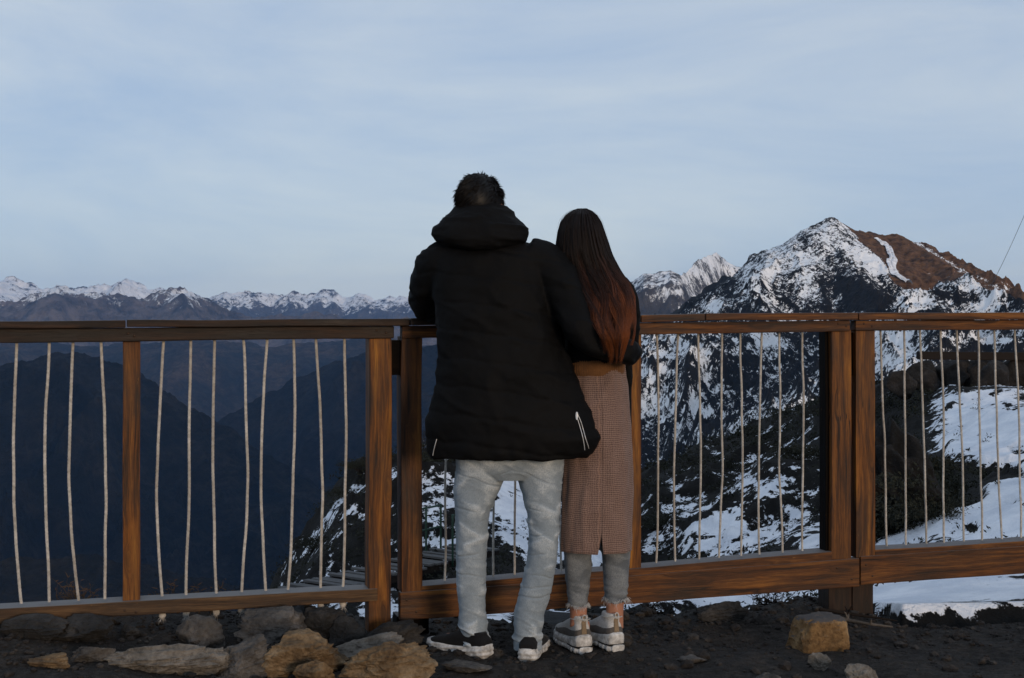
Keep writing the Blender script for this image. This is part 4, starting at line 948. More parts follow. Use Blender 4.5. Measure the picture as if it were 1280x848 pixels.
# ------------------------------------------------------------------ the woman
DW = 5.3; SW = F_PX / DW
def wx(px): return (px - CX) / SW
def wz(py): return EYE - (py - HY) / SW
OW = (wx(746), DW, 0.0)
HDW = (wx(728), DW + .03, 1.575)
SRw, ERw, WRw = (wx(783), DW + .02, 1.385), (wx(786), DW + .03, 1.155), (wx(772), 5.60, 1.322)
SLw, ELw, WLw = (wx(712), DW + .02, 1.385), (wx(706), DW + .14, 1.20), (wx(742), 5.58, 1.325)
bp = [tube([(wx(724), DW, .80), (wx(722), DW, .45), (wx(723), DW, .12), (wx(722), DW - .01, .07)], [.070, .046, .033, .034]), tube([(wx(768), DW, .80), (wx(769), DW, .45), (wx(768.5), DW, .13), (wx(768), DW - .01, .07)], [.070, .046, .034, .035]),
      hloft([(.74, wx(746), DW, .10, .07), (.86, wx(746), DW, .125, .085), (1.05, wx(745), DW, .098, .07), (1.2, wx(746), DW + .01, .115, .08), (1.36, wx(747), DW + .02, .125, .075), (1.42, wx(744), DW + .02, .09, .055)]),
      tube([(wx(742), DW + .02, 1.38), (wx(734), DW + .02, 1.46), (wx(729), DW + .025, 1.54)], [.05, .046, .048]), tube([SRw, ERw, WRw], [.032, .028, .021]), tube([SLw, ELw, WLw], [.032, .028, .021])]
bp += head_forms(HDW, 0.95, R(10)) + hand(WRw, (-.8, .4, -.05), (0, 0, 1), 1, .3, .17) + hand(WLw, (.8, .3, -.05), (0, 0, 1), -1, .3, .17)
for hx in (732, 768):
    dv = np.array([-math.sin(R(22)), math.cos(R(22)), 0]); h0 = np.array([wx(hx), DW - .03, .06]); bp.append(tube([h0 + UP * .03, h0 + dv * .05 + UP * .02, h0 + dv * .12, h0 + dv * .17], [.026, .028, .026, .018], flat=.7))
woman = link('person', shift(fuse(bp, .006, 3), OW), M_skin, label='person with long auburn hair, brown checked skirt and chunky sneakers', category='person', group='couple at the railing')
woman.location = OW
for q in (-1, 1):
    e = np.array(Matrix.Rotation(R(10), 3, 'Z')) @ np.array([q * .032, .082, .004]) * .95 + np.array(HDW) - np.array(OW)
    V, f4, f3 = ball(e, (.011, .011, .011), 12, 8); link('eye', fast_mesh('eye', V, [f4, f3]), M_eye, woman)
def wleg(rows): return hloft([(wz(y), (wx(a) + wx(b)) / 2, DW, (wx(b) - wx(a)) / 2, (wx(b) - wx(a)) / 2 * 1.05) for y, a, b in rows])
def wj_disp(V, n_):
    x, y, z = V.T; hem = np.exp(-((z - .17) / .05) ** 2)
    return (ridged(x / .14, z / .035 + .6 * x / .1, 3, 541, .5, y / .14) - .4) * (.004 + .006 * hem) + .0025 * fbm(x / .05, z / .05, 3, 545, .5, y / .05)
wj = fuse([wleg([(560, 702, 746), (640, 703, 743), (685, 704, 740.5), (705, 705, 739.5), (725, 707, 738), (742, 709.5, 736.5), (757, 711, 735.5)]), wleg([(560, 746, 790), (640, 750, 789), (685, 751.5, 788), (705, 752.5, 787), (725, 754, 786), (740, 755, 785), (751, 755.5, 784.5)]),
           hloft([(wz(580), wx(746), DW, .10, .09), (wz(540), wx(746), DW, .135, .10), (wz(480), wx(744), DW, .11, .085)])], .006, 2, wj_disp)
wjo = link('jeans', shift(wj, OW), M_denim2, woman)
# frayed hems
def fray(cx, z, r, seed, n=240):
    rs = np.random.RandomState(seed); a = rs.uniform(0, 2 * np.pi, n); t = np.linspace(0, 1, 5)
    p = np.stack([cx + np.cos(a) * r, DW + np.sin(a) * r * 1.05, z + .006 + .004 * np.sin(a * 3 + seed) + rs.normal(0, .002, n)], -1)
    dv = np.stack([np.cos(a) * rs.uniform(-.1, .9, n) + rs.normal(0, .5, n), np.sin(a) * rs.uniform(0, .8, n) + rs.normal(0, .4, n), rs.uniform(-1.4, .15, n)], -1); L = rs.uniform(.004, .015, n) * (1 + (rs.rand(n) > .93))
    dv /= np.linalg.norm(dv, axis=1)[:, None]
    c = p[:, None] + dv[:, None] * (L[:, None] * t)[..., None] + rs.normal(0, .0012, (n, 5, 3)); c[:, :, 2] -= (L[:, None] * .4 * t ** 2)
    V, f, le, rn = strands(c - np.array(OW), np.full(n, .0008), None, rs.rand(n)); return fast_mesh('frayed_hem', V, f)
M_fray = N('white_thread').done((0.46, 0.47, 0.48), 0.9, None, 0.1)
link('frayed_hem', fray(wx(723.2), wz(757), .040, 3), M_fray, wjo); link('frayed_hem', fray(wx(770), wz(750), .0465, 4), M_fray, wjo)
# checked skirt, slit at the back
def mat_check():
    n = N('brown_houndstooth'); uv0 = n.coord('UV'); wob = n.n('TexNoise', Vector=uv0, Scale=45.0, Detail=2.0).outputs['Color']
    vm = n.t.nodes.new('ShaderNodeVectorMath'); vm.operation = 'MULTIPLY_ADD'; n.t.links.new(wob, vm.inputs[0]); vm.inputs[1].default_value = (.012, .009, 0); n.t.links.new(uv0, vm.inputs[2]); uv = vm.outputs[0]; s = n.n('SeparateXYZ', Vector=uv)
    def st(v, k, ph=0.0): return n.math('GREATER_THAN', n.math('FRACT', n.math('ADD', n.math('MULTIPLY', v, k), ph)), 0.5)
    k = 1 / 0.0074
    a = st(s.outputs['X'], k); b = st(s.outputs['Y'], k); dg = st(n.math('ADD', s.outputs['X'], s.outputs['Y']), k * 2)
    f = n.math('ADD', n.math('MULTIPLY_ADD', a, .16, n.math('MULTIPLY', b, .34)), n.math('MULTIPLY', dg, .50))
    big = n.noise(uv, 11, 6, .65)
    c = n.ramp(f, (0.0, (0.042, 0.027, 0.023)), (0.45, (0.145, 0.090, 0.073)), (1.0, (0.350, 0.240, 0.200)))
    c = n.mix(n.ramp(big, (0.35, 0.35), (0.6, 0.0)), c, n.mix(1.0, c, (0.55, 0.5, 0.48), 'MULTIPLY'))
    c = n.mix(n.math('MULTIPLY', n.math('LESS_THAN', n.math('ABSOLUTE', n.math('SUBTRACT', s.outputs['X'], 0.0)), .0012), .35), c, (0.34, 0.2, 0.14))
    return n.done(c, 0.92, n.bump(n.math('ADD', f, n.noise(uv, 400, 2)), 0.3, 0.002), 0.15, Sheen_Weight=0.15)
rowsS = [(448, 710, 778, .085), (458, 709, 779, .090), (480, 707, 783, .108), (505, 705, 787, .122), (530, 703.5, 789, .130), (560, 702, 790.5, .130), (600, 701, 791.5, .128), (640, 700.5, 791.5, .125), (686, 700, 790.5, .122)]
yy = np.linspace(448, 686.5, 90); rS = np.array(rowsS, float)
xl = np.interp(yy, rS[:, 0], rS[:, 1]); xr = np.interp(yy, rS[:, 0], rS[:, 2]); bd = np.interp(yy, rS[:, 0], rS[:, 3]); zz = wz(yy)
nt = 160; ph = np.linspace(0, 2 * np.pi, nt); gap = sstep(.47, .345, zz) * .15                         # the slit opens towards the hem
A = -np.pi / 2 + .06 + gap[:, None] * .5 + ph[None] * (2 * np.pi - gap[:, None]) / (2 * np.pi)
sx = ((wx(xl) + wx(xr)) / 2)[:, None] + ((wx(xr) - wx(xl)) / 2)[:, None] * np.sign(np.cos(A)) * np.abs(np.cos(A)) ** .9
sy = DW + bd[:, None] * np.sign(np.sin(A)) * np.abs(np.sin(A)) ** .9
zg = np.broadcast_to(zz[:, None], sx.shape).copy()
wr = .012 * fbm(np.cos(A) * 2.2, np.sin(A) * 2.2, 3, 551, .5, zg / .22) + .006 * (ridged(np.cos(A) * 1.5, np.sin(A) * 1.5, 2, 553, .5, zg / .5) - .4)
fold = .007 * np.exp(-((zg - .97 - .16 * np.cos(A)) / .028) ** 2) * (np.cos(A) > -.4)
sx += np.cos(A) * (wr + fold); sy += np.sin(A) * (wr + fold); zg += .004 * vn(np.cos(A) * 3, np.sin(A) * 3, None, 3) * sstep(.5, .36, zg)
uvs = np.stack([(A + np.pi / 2 - .06) * .125, zg], -1).reshape(-1, 2); uvs[:, 0] = np.where(uvs[:, 0] > .39, uvs[:, 0] - .785, uvs[:, 0])
sk = link('skirt', fast_mesh('skirt', np.stack([sx, sy, zg], -1).reshape(-1, 3) - np.array(OW), grid_faces(90, nt)[:, ::-1], True, None, uvs), mat_check(), woman)
md = sk.modifiers.new('cloth_thickness', 'SOLIDIFY'); md.thickness = .004; md.offset = -1
wb = fuse([hloft([(wz(470), wx(744), DW, .106, .094), (wz(464), wx(744), DW, .116, .100), (wz(458), wx(744), DW, .116, .101), (wz(452), wx(744), DW, .114, .099), (wz(446), wx(744), DW, .106, .094)], 36, 2.2)], .004, 2, lambda V, n_: .0018 * np.sin(np.arctan2(V[:, 1] - DW, V[:, 0] - wx(744)) * 70))
M_knit = mat_cloth('brown_knit', (0.10, 0.045, 0.018), (0.16, 0.075, 0.030), 300, 0.2, 0.95)
link('waistband', shift(wb, OW), M_knit, woman)
jack = [hloft([(wz(340), wx(742), DW + .02, .06, .055), (wz(346), wx(744), DW + .02, .115, .08), (wz(358), wx(747), DW + .015, .148, .095), (wz(390), wx(748), DW + .01, .140, .105), (wz(430), wx(745), DW, .122, .102), (wz(453), wx(744), DW, .118, .099)], 32, 2.2),
        tube([(wx(772), DW + .015, 1.385), (wx(783), DW + .02, 1.34), (wx(785), DW + .02, 1.20), (wx(785), DW + .06, 1.145), (wx(778), DW + .18, 1.23), (wx(773), 5.57, 1.315)], [.058, .052, .046, .045, .038, .032], 18),
        tube([SLw, ELw, (wx(735), 5.55, 1.318)], [.056, .046, .034], 18),
        loft([ring((wx(784.5), DW + .07, wz(y)), (w, 0, 0), (0, .05, 0), 20, 2.4) for y, w in ((445, .022), (470, .022), (510, .020), (545, .016), (562, .010))])]
link('jacket', shift(fuse(jack, .0065, 3, lambda V, n_: .006 * (ridged(V[:, 0] / .1, V[:, 2] / .07, 2, 561, .5, V[:, 1] / .1) - .2)), OW), M_black, woman)
# long hair: brushed back over the head, sweeping to the right below the shoulder
env = np.array([(261, 722, 733), (264, 714, 740), (270, 706, 747), (278, 700, 752), (290, 696.5, 756), (305, 694.5, 761), (320, 694, 766), (340, 697, 777), (355, 702, 788), (370, 708, 794), (400, 722, 795.5), (420, 734, 794), (436, 742, 790), (455, 747, 786)], float)
def hair_pt(u, y, layer):
    l = np.interp(y, env[:, 0], env[:, 1]); r = np.interp(y, env[:, 0], env[:, 2]); px = l + (r - l) * u
    b = np.interp(y, [261, 268, 285, 310, 335, 360, 400, 450], [.02, .07, .108, .112, .080, .062, .045, .012]); c = np.interp(y, [261, 310, 340, 360, 395, 418], [5.31, 5.305, 5.27, 5.225, 5.125, 5.02])
    d = c - b * np.sqrt(np.clip(1 - (2 * u - 1) ** 2, 0, 1)) * layer
    return np.stack([(px - CX) / F_PX * d, d, EYE - (y - HY) / F_PX * d], -1)
rs = np.random.RandomState(5); nh = 4600; k = 26; t = np.linspace(0, 1, k)
u0 = np.clip(rs.beta(.85, .85, nh), .01, .99); y0 = 261 + rs.uniform(0, 12, nh) * (rs.rand(nh) > .3); lid = np.floor(u0 * 17 + rs.normal(0, .35, nh)).astype(int).clip(0, 16); lr = np.random.RandomState(77).rand(17); lr[[6, 9, 12]] = 1.0; lr[[7, 10, 14]] = .15; ye = 392 + 58 * lr[lid] + rs.uniform(-30, 6, nh)
ye = np.where(u0 < .25, np.minimum(ye, 396) - rs.uniform(0, 40, nh), ye); ye = np.where(u0 > .86, np.minimum(ye, 432), ye)
Y = y0[:, None] + (ye - y0)[:, None] * t[None]; lock = vn(u0 * 16, u0 * 0 + 3, None, 9)
uu = u0[:, None] + .05 * lock[:, None] * (t[None] ** 1.5) + .035 * vn(u0[:, None] * 22 + 0 * t[None], t[None] * 3.2 + 0 * u0[:, None], None, 12) * t[None] + rs.normal(0, .03, nh)[:, None] * t[None] ** 2
uu = uu + .075 * np.sin(Y / (12.0 + 5 * np.random.RandomState(6).rand(17)[lid])[:, None] + 2.4 * lid[:, None] + .7 * rs.rand(nh)[:, None]) * np.clip((Y - 315) / 80, 0, 1)
uu = .5 + (uu - .5) * (1 - .12 * np.clip(lock, -1, 1)[:, None] * t[None] ** 3)
lc = ((lid + .5) / 17)[:, None]; uu = uu + (lc - uu) * .5 * np.clip((Y - 395) / 60, 0, 1) ** 1.3
crv = hair_pt(np.clip(uu, 0, 1), Y, rs.uniform(.86, 1.05, nh)[:, None]) - np.array(OW)
crv[:, :, 1] += .006 * vn(u0[:, None] * 30 + 0 * t[None], t[None] * 4, None, 15)
lens = np.clip((Y - 300) / 110, 0, 1) * (.50 + .55 * np.clip(uu, 0, 1))
V, Fq, le, rn = strands(crv, rs.uniform(.0006, .0015, nh), lens, np.clip(.55 * rs.rand(nh) + .45 * np.random.RandomState(4).rand(17)[lid], 0, 1))
fl = rs.randint(0, nh, 140); fly = crv[fl][:, :9] + rs.normal(0, .004, (140, 1, 3)) * np.linspace(0, 1, 9)[None, :, None] + np.array([0, -.002, .006])[None, None] * np.sin(np.linspace(0, np.pi, 9))[None, :, None] * rs.uniform(.3, 2.2, 140)[:, None, None]
V2, F2_, le2, rn2 = strands(fly, np.full(140, .0004), None, rs.rand(140))
shell = loft([ring(hair_pt(np.array([.5]), np.array([y]), 0.0)[0] + np.array([0, .012, 0]), ((np.interp(y, env[:, 0], env[:, 2]) - np.interp(y, env[:, 0], env[:, 1])) / 2 / SW * .95, 0, 0), (0, np.interp(y, [261, 268, 285, 310, 335, 360, 400, 450], [.02, .065, .100, .104, .072, .054, .042, .024]), 0), 36)
              for y in np.concatenate([np.linspace(262.5, 300, 14), np.linspace(306, 384, 20)])])
sv = shell[0] - np.array(OW); y_s = HY - (shell[0][:, 2] - EYE) * F_PX / shell[0][:, 1]
lv = np.clip((y_s - 300) / 110, 0, 1) * .75; b1 = len(V); b2 = b1 + len(V2)
hm = fast_mesh('hair', np.concatenate([V, V2, sv]), [np.concatenate([Fq, F2_ + b1, shell[1] + b2]), shell[2] + b2], True, {'len': np.concatenate([le, le2 * .2, lv]), 'rnd': np.concatenate([rn, rn2, np.full(len(sv), .25)])})
link('hair', hm, M_hair_w, woman)
shoe_woman(woman, OW, (wx(729), DW - .045, GYm(wx(729), DW) - .002), R(20))
shoe_woman(woman, OW, (wx(769), DW - .045, GYm(wx(766), DW) - .002), R(24))

# ------------------------------------------------------------------ stones
def ico(sub):
    bm = bmesh.new(); bmesh.ops.create_icosphere(bm, subdivisions=sub, radius=1.0)
    V = np.array([v.co[:] for v in bm.verts]); F = np.array([[v.index for v in f.verts] for f in bm.faces]); bm.free(); return V, F
ICO = {k: ico(k) for k in (1, 2, 4, 5)}
def stone_shape(seed, sub=4, planes=13, rough=0.05, flat_top=None):
    V, F = ICO[sub]; rs = np.random.RandomState(seed); n = rs.normal(0, 1, (planes, 3)); n[:, 2] *= 0.8; n /= np.linalg.norm(n, axis=1)[:, None]
    d = rs.uniform(.50, .95, planes)
    if flat_top is not None: n[0] = np.array(flat_top) / np.linalg.norm(flat_top); d[0] = .55
    dots = V @ n.T; r = np.where(dots > .05, d[None] / np.maximum(dots, .05), 9).min(1); r = np.minimum(r, 1.15)
    W = V * r[:, None]
    s = seed * 1.37
    W = W + V * (rough * 2.2 * fbm(W[:, 0] * 1.6 + s, W[:, 1] * 1.6, 4, seed, .55, W[:, 2] * 1.6))[:, None] + V * (rough * 1.9 * (ridged(W[:, 0] * 2.2 + s, W[:, 1] * 2.2, 5, seed + 3, .6, W[:, 2] * 4.5) - .4))[:, None]
    return W, F
def mat_rock(name, c1, c2, c3, topc=None, sc=1.0):
    n = N(name); w = n.coord('World')
    a = n.noise(w, 7 * sc, 7, 0.65, 0.3); b = n.noise(w, 45 * sc, 6, 0.72)
    c = n.ramp(a, (0.32, c1), (0.5, c2), (0.68, c3))
    c = n.mix(n.ramp(b, (0.36, 0.65), (0.56, 0.0)), c, n.mix(1.0, c, (0.32, 0.30, 0.30), 'MULTIPLY'))
    if topc is not None:
        c = n.mix(n.ramp(n.math('ADD', n.normal_z(), n.math('MULTIPLY', n.math('SUBTRACT', a, .5), .9)), (.45, 0.0), (.75, .9)), c, topc)
    return n.done(c, 0.88, n.bump(n.math('ADD', n.math('MULTIPLY', a, .7), b), 0.9, 0.018 / sc), 0.25)
M_rk_dark = mat_rock('dark_stone', (0.016, 0.015, 0.014), (0.032, 0.030, 0.028), (0.065, 0.060, 0.056))
M_rk_grey = mat_rock('grey_stone', (0.042, 0.039, 0.037), (0.095, 0.087, 0.079), (0.18, 0.162, 0.145))
M_rk_tan = mat_rock('ochre_stone', (0.070, 0.048, 0.030), (0.190, 0.122, 0.062), (0.31, 0.225, 0.135), None, 1.2)
M_rk_block = mat_rock('ochre_stone_grey_top', (0.09, 0.054, 0.024), (0.24, 0.14, 0.058), (0.35, 0.235, 0.12), (0.075, 0.073, 0.075), 1.2)
M_rk_pale = mat_rock('pale_stone', (0.075, 0.065, 0.055), (0.17, 0.15, 0.125), (0.26, 0.23, 0.195))
M_gravel = mat_rock('gravel_stone', (0.014, 0.012, 0.011), (0.032, 0.027, 0.024), (0.075, 0.066, 0.058), None, 1.5)
def ground_hit(px, py):
    d = np.linspace(4.2, 6.9, 900); q = np.stack([(px - CX) / F_PX * d, d, EYE - (py - HY) / F_PX * d], -1); g = ground_h(q[:, 0], q[:, 1])
    k = np.argmax(q[:, 2] <= g); return np.array([q[k, 0], q[k, 1], g[k]])
STONES = [  # px centre, py of its foot, width px, height px, depth ratio, material, label, seed, tilt
    (24, 800, 88, 26, .7, M_rk_dark, 'dark stone at the left picture edge under the bottom rail', 1, 0),
    (100, 804, 88, 30, .7, M_rk_dark, 'wide brownish dark stone under the left bottom rail', 2, .05),
    (160, 799, 30, 16, .8, M_rk_dark, 'small dark stone between the wide stone and the boulder', 3, 0),
    (252, 814, 60, 44, .7, M_rk_grey, 'upright grey stone left of the big rounded boulder', 4, -.25),
    (326, 815, 92, 52, .75, M_rk_grey, 'big rounded grey boulder under the left bottom rail', 25, .12),
    (397, 806, 66, 44, .8, M_rk_dark, 'dark cracked stone right of the big rounded boulder', 6, 0),
    (436, 812, 52, 40, .8, M_rk_dark, 'dark jagged stone below the small snow patch', 7, -.3),
    (490, 816, 92, 34, .5, M_rk_dark, 'flat dark slab leaning against the fence post foot', 8, -.30),
    (303, 850, 84, 46, .7, M_rk_grey, 'grey layered stone at the left of the ochre rock', 9, -.25),
    (378, 846, 122, 52, .6, M_rk_tan, 'largest ochre rock at the front, left of the couple', 10, -.06),
    (462, 832, 96, 34, .6, M_rk_pale, 'pale brown lumpy stone behind the front ochre rocks', 11, -.15),
    (484, 862, 132, 48, .6, M_rk_tan, 'long ochre rock at the bottom edge left of the shoes', 12, -.1),
    (396, 862, 54, 28, .7, M_rk_tan, 'small ochre stone cut by the bottom picture edge', 13, 0),
    (578, 842, 66, 11, .7, M_rk_grey, 'low grey stone in front of the black shoe', 14, .1),
    (657, 797, 36, 30, .8, M_rk_dark, 'dark stone behind and between the two legs', 15, 0),
    (897, 779, 66, 24, .7, M_rk_dark, 'low dark mound of stone under the middle railing', 16, 0),
    (1027, 814, 76, 42, .8, M_rk_block, 'square block of ochre rock with a grey top', 17, .08),
    (1024, 838, 30, 20, .8, M_rk_pale, 'small pale stone just in front of the square block', 18, .2),
    (1080, 850, 50, 26, .7, M_rk_pale, 'pale grey wedge of stone near the bottom right', 19, .35),
    (964, 846, 32, 12, .8, M_rk_grey, 'flat grey stone left of the pale wedge', 20, 0),
    (866, 830, 44, 8, .8, M_rk_grey, 'flat stone half buried in dirt right of the sneakers', 21, 0),
    (196, 856, 150, 34, .5, M_rk_pale, 'long pale flat rock at the bottom left', 22, -.08),
    (250, 844, 84, 30, .5, M_rk_pale, 'pale ridged rock leaning on the long flat rock', 23, -.22),
    (108, 848, 66, 20, .5, M_rk_grey, 'thin grey slab at the bottom left with ochre tip', 24, -.15),
    (62, 858, 56, 16, .6, M_rk_tan, 'little ochre rock at the lower left picture edge', 26, 0)]
for cx, py, w, h, dr, m, lab, sd, tilt in STONES:
    if py < 846: p = ground_hit(cx, py)
    else:
        d = 4.80 - (py - 846) * .008; p = np.array([(cx - CX) / F_PX * d, d, float(ground_h(np.array([(cx - CX) / F_PX * d]), np.array([d]))[0])])
    s = p[1] / F_PX; W, F = stone_shape(sd + 40, 5 if w > 60 else 4, 15, .085, (0.1, -.1, 1) if m is M_rk_block else None)
    if m is M_rk_block:                                            # a squarish broken block
        U0 = ICO[5][0]; F = ICO[5][1]; rr0 = (np.abs(U0) ** 7).sum(1) ** (-1 / 7); W = U0 * rr0[:, None]; W = W @ np.array(Matrix.Rotation(.30, 3, 'Z')).T
        W[:, 0] *= 1 - .10 * W[:, 2]; W[:, 2] += .12 * W[:, 0]
        W = W + U0 * (.10 * fbm(W[:, 0] * 1.4, W[:, 1] * 1.4, 4, 71, .55, W[:, 2] * 1.4) + .13 * (ridged(W[:, 0] * 1.8, W[:, 1] * 1.8, 5, 73, .6, W[:, 2] * 1.8) - .4))[:, None]
    lo = W[:, 2].min(); W = W / np.array([W[:, 0].max() - W[:, 0].min(), W[:, 1].max() - W[:, 1].min(), W[:, 2].max() - lo])
    W = W * np.array([w * s, w * s * dr, h * s * 1.3]); W[:, 2] -= W[:, 2].min() + h * s * .3
    W = W @ np.array(Matrix.Rotation(tilt, 3, 'Y')).T
    o = link('stone', fast_mesh('stone', W, F, False), m, label=lab, category='stone', group='stones lying along the fence'); o.location = p + np.array([0, w * s * dr * .35, 0])
# gravel and crumbs of stone
rs = np.random.RandomState(21); Vs, Fs, b = [], [], 0; V1, F1_ = ICO[1]
for i in range(7500):
    x = rs.uniform(-2.5, 2.9); s_ = rs.normal(-.05, .35) if i % 3 else rs.uniform(-1.6, .5); y = FA[1] + (x - FA[0]) * FU[1] / FU[0] + s_
    if y < 4.55 or side(x, y) > .6: continue
    r = .003 + .012 * rs.rand() ** 4 + (.026 * rs.rand() ** 1.5 if rs.rand() > .93 else 0)
    W = V1 * rs.uniform(.75, 1.2, (len(V1), 1)) * r * np.array([1.2, 1, .7]); an = rs.uniform(0, 6.3); c, q = math.cos(an), math.sin(an)
    W = np.stack([W[:, 0] * c - W[:, 1] * q, W[:, 0] * q + W[:, 1] * c, W[:, 2]], -1) + np.array([x, y, float(ground_h(np.array([x]), np.array([y]))[0]) + r * .25])
    Vs.append(W); Fs.append(F1_ + b); b += len(V1)
link('gravel', fast_mesh('gravel', np.concatenate(Vs), np.concatenate(Fs), False), M_gravel, kind='stuff', label='loose dark gravel strewn over the dirt', category='gravel')

# ------------------------------------------------------------------ weeds, twigs, a fallen branch
M_dry = (lambda n: n.done(n.mix(n.noise(n.coord('World'), 30, 3), (0.05, 0.032, 0.02), (0.15, 0.09, 0.05)), 0.9, None, 0.1))(N('dry_stalks'))
M_twig = N('dark_twig').done((0.018, 0.014, 0.012), 0.9, None, 0.1)
M_branch = (lambda n: n.done(n.mix(n.noise(n.coord('World'), 40, 4), (0.05, 0.042, 0.036), (0.13, 0.115, 0.10)), 0.9, n.bump(n.noise(n.coord('World'), 120, 4), .6, .004), 0.1))(N('grey_dead_wood'))
def weed(px, off, h, lab, seed, n=46, mat=None):
    rs = np.random.RandomState(seed); p = Fp(px, 760, off); z = max(float(ground_h(np.array([p[0]]), np.array([p[1]]))[0]), float(hill_h(np.array([p[0]]), np.array([p[1]]))[0]) if off > .5 else -9); t = np.linspace(0, 1, 8)
    b0 = np.stack([rs.normal(0, .035, n), rs.normal(0, .03, n), np.zeros(n)], -1); dv = np.stack([rs.normal(0, .35, n), rs.normal(0, .3, n), np.ones(n)], -1); dv /= np.linalg.norm(dv, axis=1)[:, None]
    L = h * rs.uniform(.35, 1, n); c = b0[:, None] + dv[:, None] * (L[:, None] * t)[..., None]; c[:, :, 0] += (rs.normal(0, .25, n) * L)[:, None] * t ** 2; c[:, :, 2] -= L[:, None] * .25 * t ** 3 * rs.rand(n)[:, None]
    c += rs.normal(0, .003, c.shape)
    V, f, a_, r_ = strands(c, np.full(n, .0016), None, rs.rand(n)); root = empty('dry_weed', (p[0], p[1], z - .02), label=lab, category='weed', group='dry weeds behind the railing')
    link('stalk', fast_mesh('stalk', V, f), mat or M_dry, root)
    q = c[rs.randint(0, n, n * 3), rs.randint(3, 8, n * 3)]; d2 = rs.normal(0, 1, (n * 3, 3)); d2[:, 2] = np.abs(d2[:, 2]) * .5; d2 /= np.linalg.norm(d2, axis=1)[:, None]
    c2 = q[:, None] + d2[:, None] * (rs.uniform(.01, .03, n * 3)[:, None] * np.linspace(0, 1, 3))[..., None]
    V, f, a_, r_ = strands(c2, np.full(n * 3, .0022), None, rs.rand(n * 3)); link('seed_head', fast_mesh('seed_head', V, f), mat or M_dry, root, kind='stuff')
weed(92, .30, .17, 'tuft of dry weed behind the left bottom rail, left of its post', 1)
weed(215, .34, .18, 'reddish dry weed behind the rail just right of the post', 2)
weed(262, .36, .15, 'low dry weed second to the right of the post', 3)
weed(845, .28, .13, 'dark twiggy weed under the middle bottom board', 4, 60, M_twig)
weed(1000, .30, .15, 'dark twiggy weed left of the post feet', 5, 80, M_twig)
weed(1112, .22, .16, 'dark twiggy weed right of the post feet', 6, 90, M_twig)
def branch(px, lab, rad, mat, seed):
    q = [ground_hit(a, b) + UP * (rad + .008) for a, b in px]; rs = np.random.RandomState(seed)
    pr = [tube(q, np.linspace(rad, rad * .4, len(q)), 10, 8)]; 
    for k in range(3):
        s0 = q[1 + k % (len(q) - 2)]; e = s0 + np.array([rs.uniform(-.05, .1), rs.uniform(-.05, .06), rs.uniform(.02, .07)]); pr.append(tube([s0, (s0 + e) / 2 + UP * .01, e], [rad * .5, rad * .35, rad * .15], 8, 4))
    link('fallen_branch', fuse(pr, max(.003, rad * .3), 1, lambda V, n_: rad * .25 * fbm(V[:, 0] * 40, V[:, 2] * 40, 3, seed, .5, V[:, 1] * 40)), mat, label=lab, category='branch', group='dead branches on the dirt')
branch([(1036, 776), (1060, 781), (1088, 786), (1116, 790)], 'pale grey stick lying right of the square block', .011, M_branch, 1)
branch([(1024, 766), (1060, 772), (1095, 777), (1122, 781)], 'dark thin branch lying below the post feet', .008, M_twig, 2)

# ------------------------------------------------------------------ scrub and shrubs on the slope
M_leaf = (lambda n: n.done(n.mix(n.noise(n.coord('World'), 9, 3), (0.007, 0.009, 0.006), (0.030, 0.031, 0.020)), 0.8, None, 0.2))(N('dark_scrub_leaves'))
def leaf_cloud(rs, n, rad, size):
    d = rs.normal(0, 1, (n, 3)); d[:, 2] = np.abs(d[:, 2]); d /= np.linalg.norm(d, axis=1)[:, None]; p = d * rad * (rs.rand(n, 1) ** .45); p[:, 2] *= .8
    p *= (1 + .35 * vn(d[:, 0] * 2.5 + rad * 50, d[:, 1] * 2.5, d[:, 2] * 2.5, 3))[:, None]
    a = rs.normal(0, 1, (n, 3)); a /= np.linalg.norm(a, axis=1)[:, None]; b_ = np.cross(a, rs.normal(0, 1, (n, 3))); b_ /= np.linalg.norm(b_, axis=1)[:, None]; s = size * rs.uniform(.5, 1.2, (n, 1))
    return np.stack([p - a * s, p + b_ * s * .35, p + a * s, p - b_ * s * .35], 1)
rs = np.random.RandomState(31); flat_i = np.where((hs.ravel() < -.10) & (HD.ravel() > 8.5) & (HD.ravel() < 46) & (HPX.ravel() > 240) & (HPX.ravel() < 1330))[0]
w_ = (HD.ravel()[flat_i] ** 1.2); pick = rs.choice(flat_i, 2600, replace=False, p=w_ / w_.sum()); Q = []
for i in pick:
    d = HD.ravel()[i]; Q.append(leaf_cloud(rs, 46, rs.uniform(.12, .38) * (d / 25) ** .5, .030 * (d / 18) ** .6) + np.array([HX.ravel()[i], HYY.ravel()[i], HZ.ravel()[i] - .03]))
for i in rs.choice(np.where((hs.ravel() >= -.10) & (HD.ravel() > 8) & (HD.ravel() < 40) & (HPX.ravel() > 420))[0], 420, replace=False):   # sprigs that poke through the snow
    Q.append(leaf_cloud(rs, 18, rs.uniform(.03, .13), .022) + np.array([HX.ravel()[i], HYY.ravel()[i], HZ.ravel()[i]]))
for i in range(220):                                             # thick growth over and round the rock outcrop
    px = rs.uniform(1090, 1190); d = rs.uniform(12.2, 17); x = (px - CX) / F_PX * d; Q.append(leaf_cloud(rs, 90, rs.uniform(.12, .3), .026) + np.array([x, d, float(hill_h(np.array([x]), np.array([d]))[0]) + max(0, .75 - abs(px - 1112) / 80) * rs.uniform(.0, 1.0)]))
Q = np.concatenate(Q); link('scrub', fast_mesh('scrub', Q.reshape(-1, 3), np.arange(len(Q) * 4).reshape(-1, 4), False), M_leaf, kind='stuff', label='low dark scrub covering the slope', category='scrub')
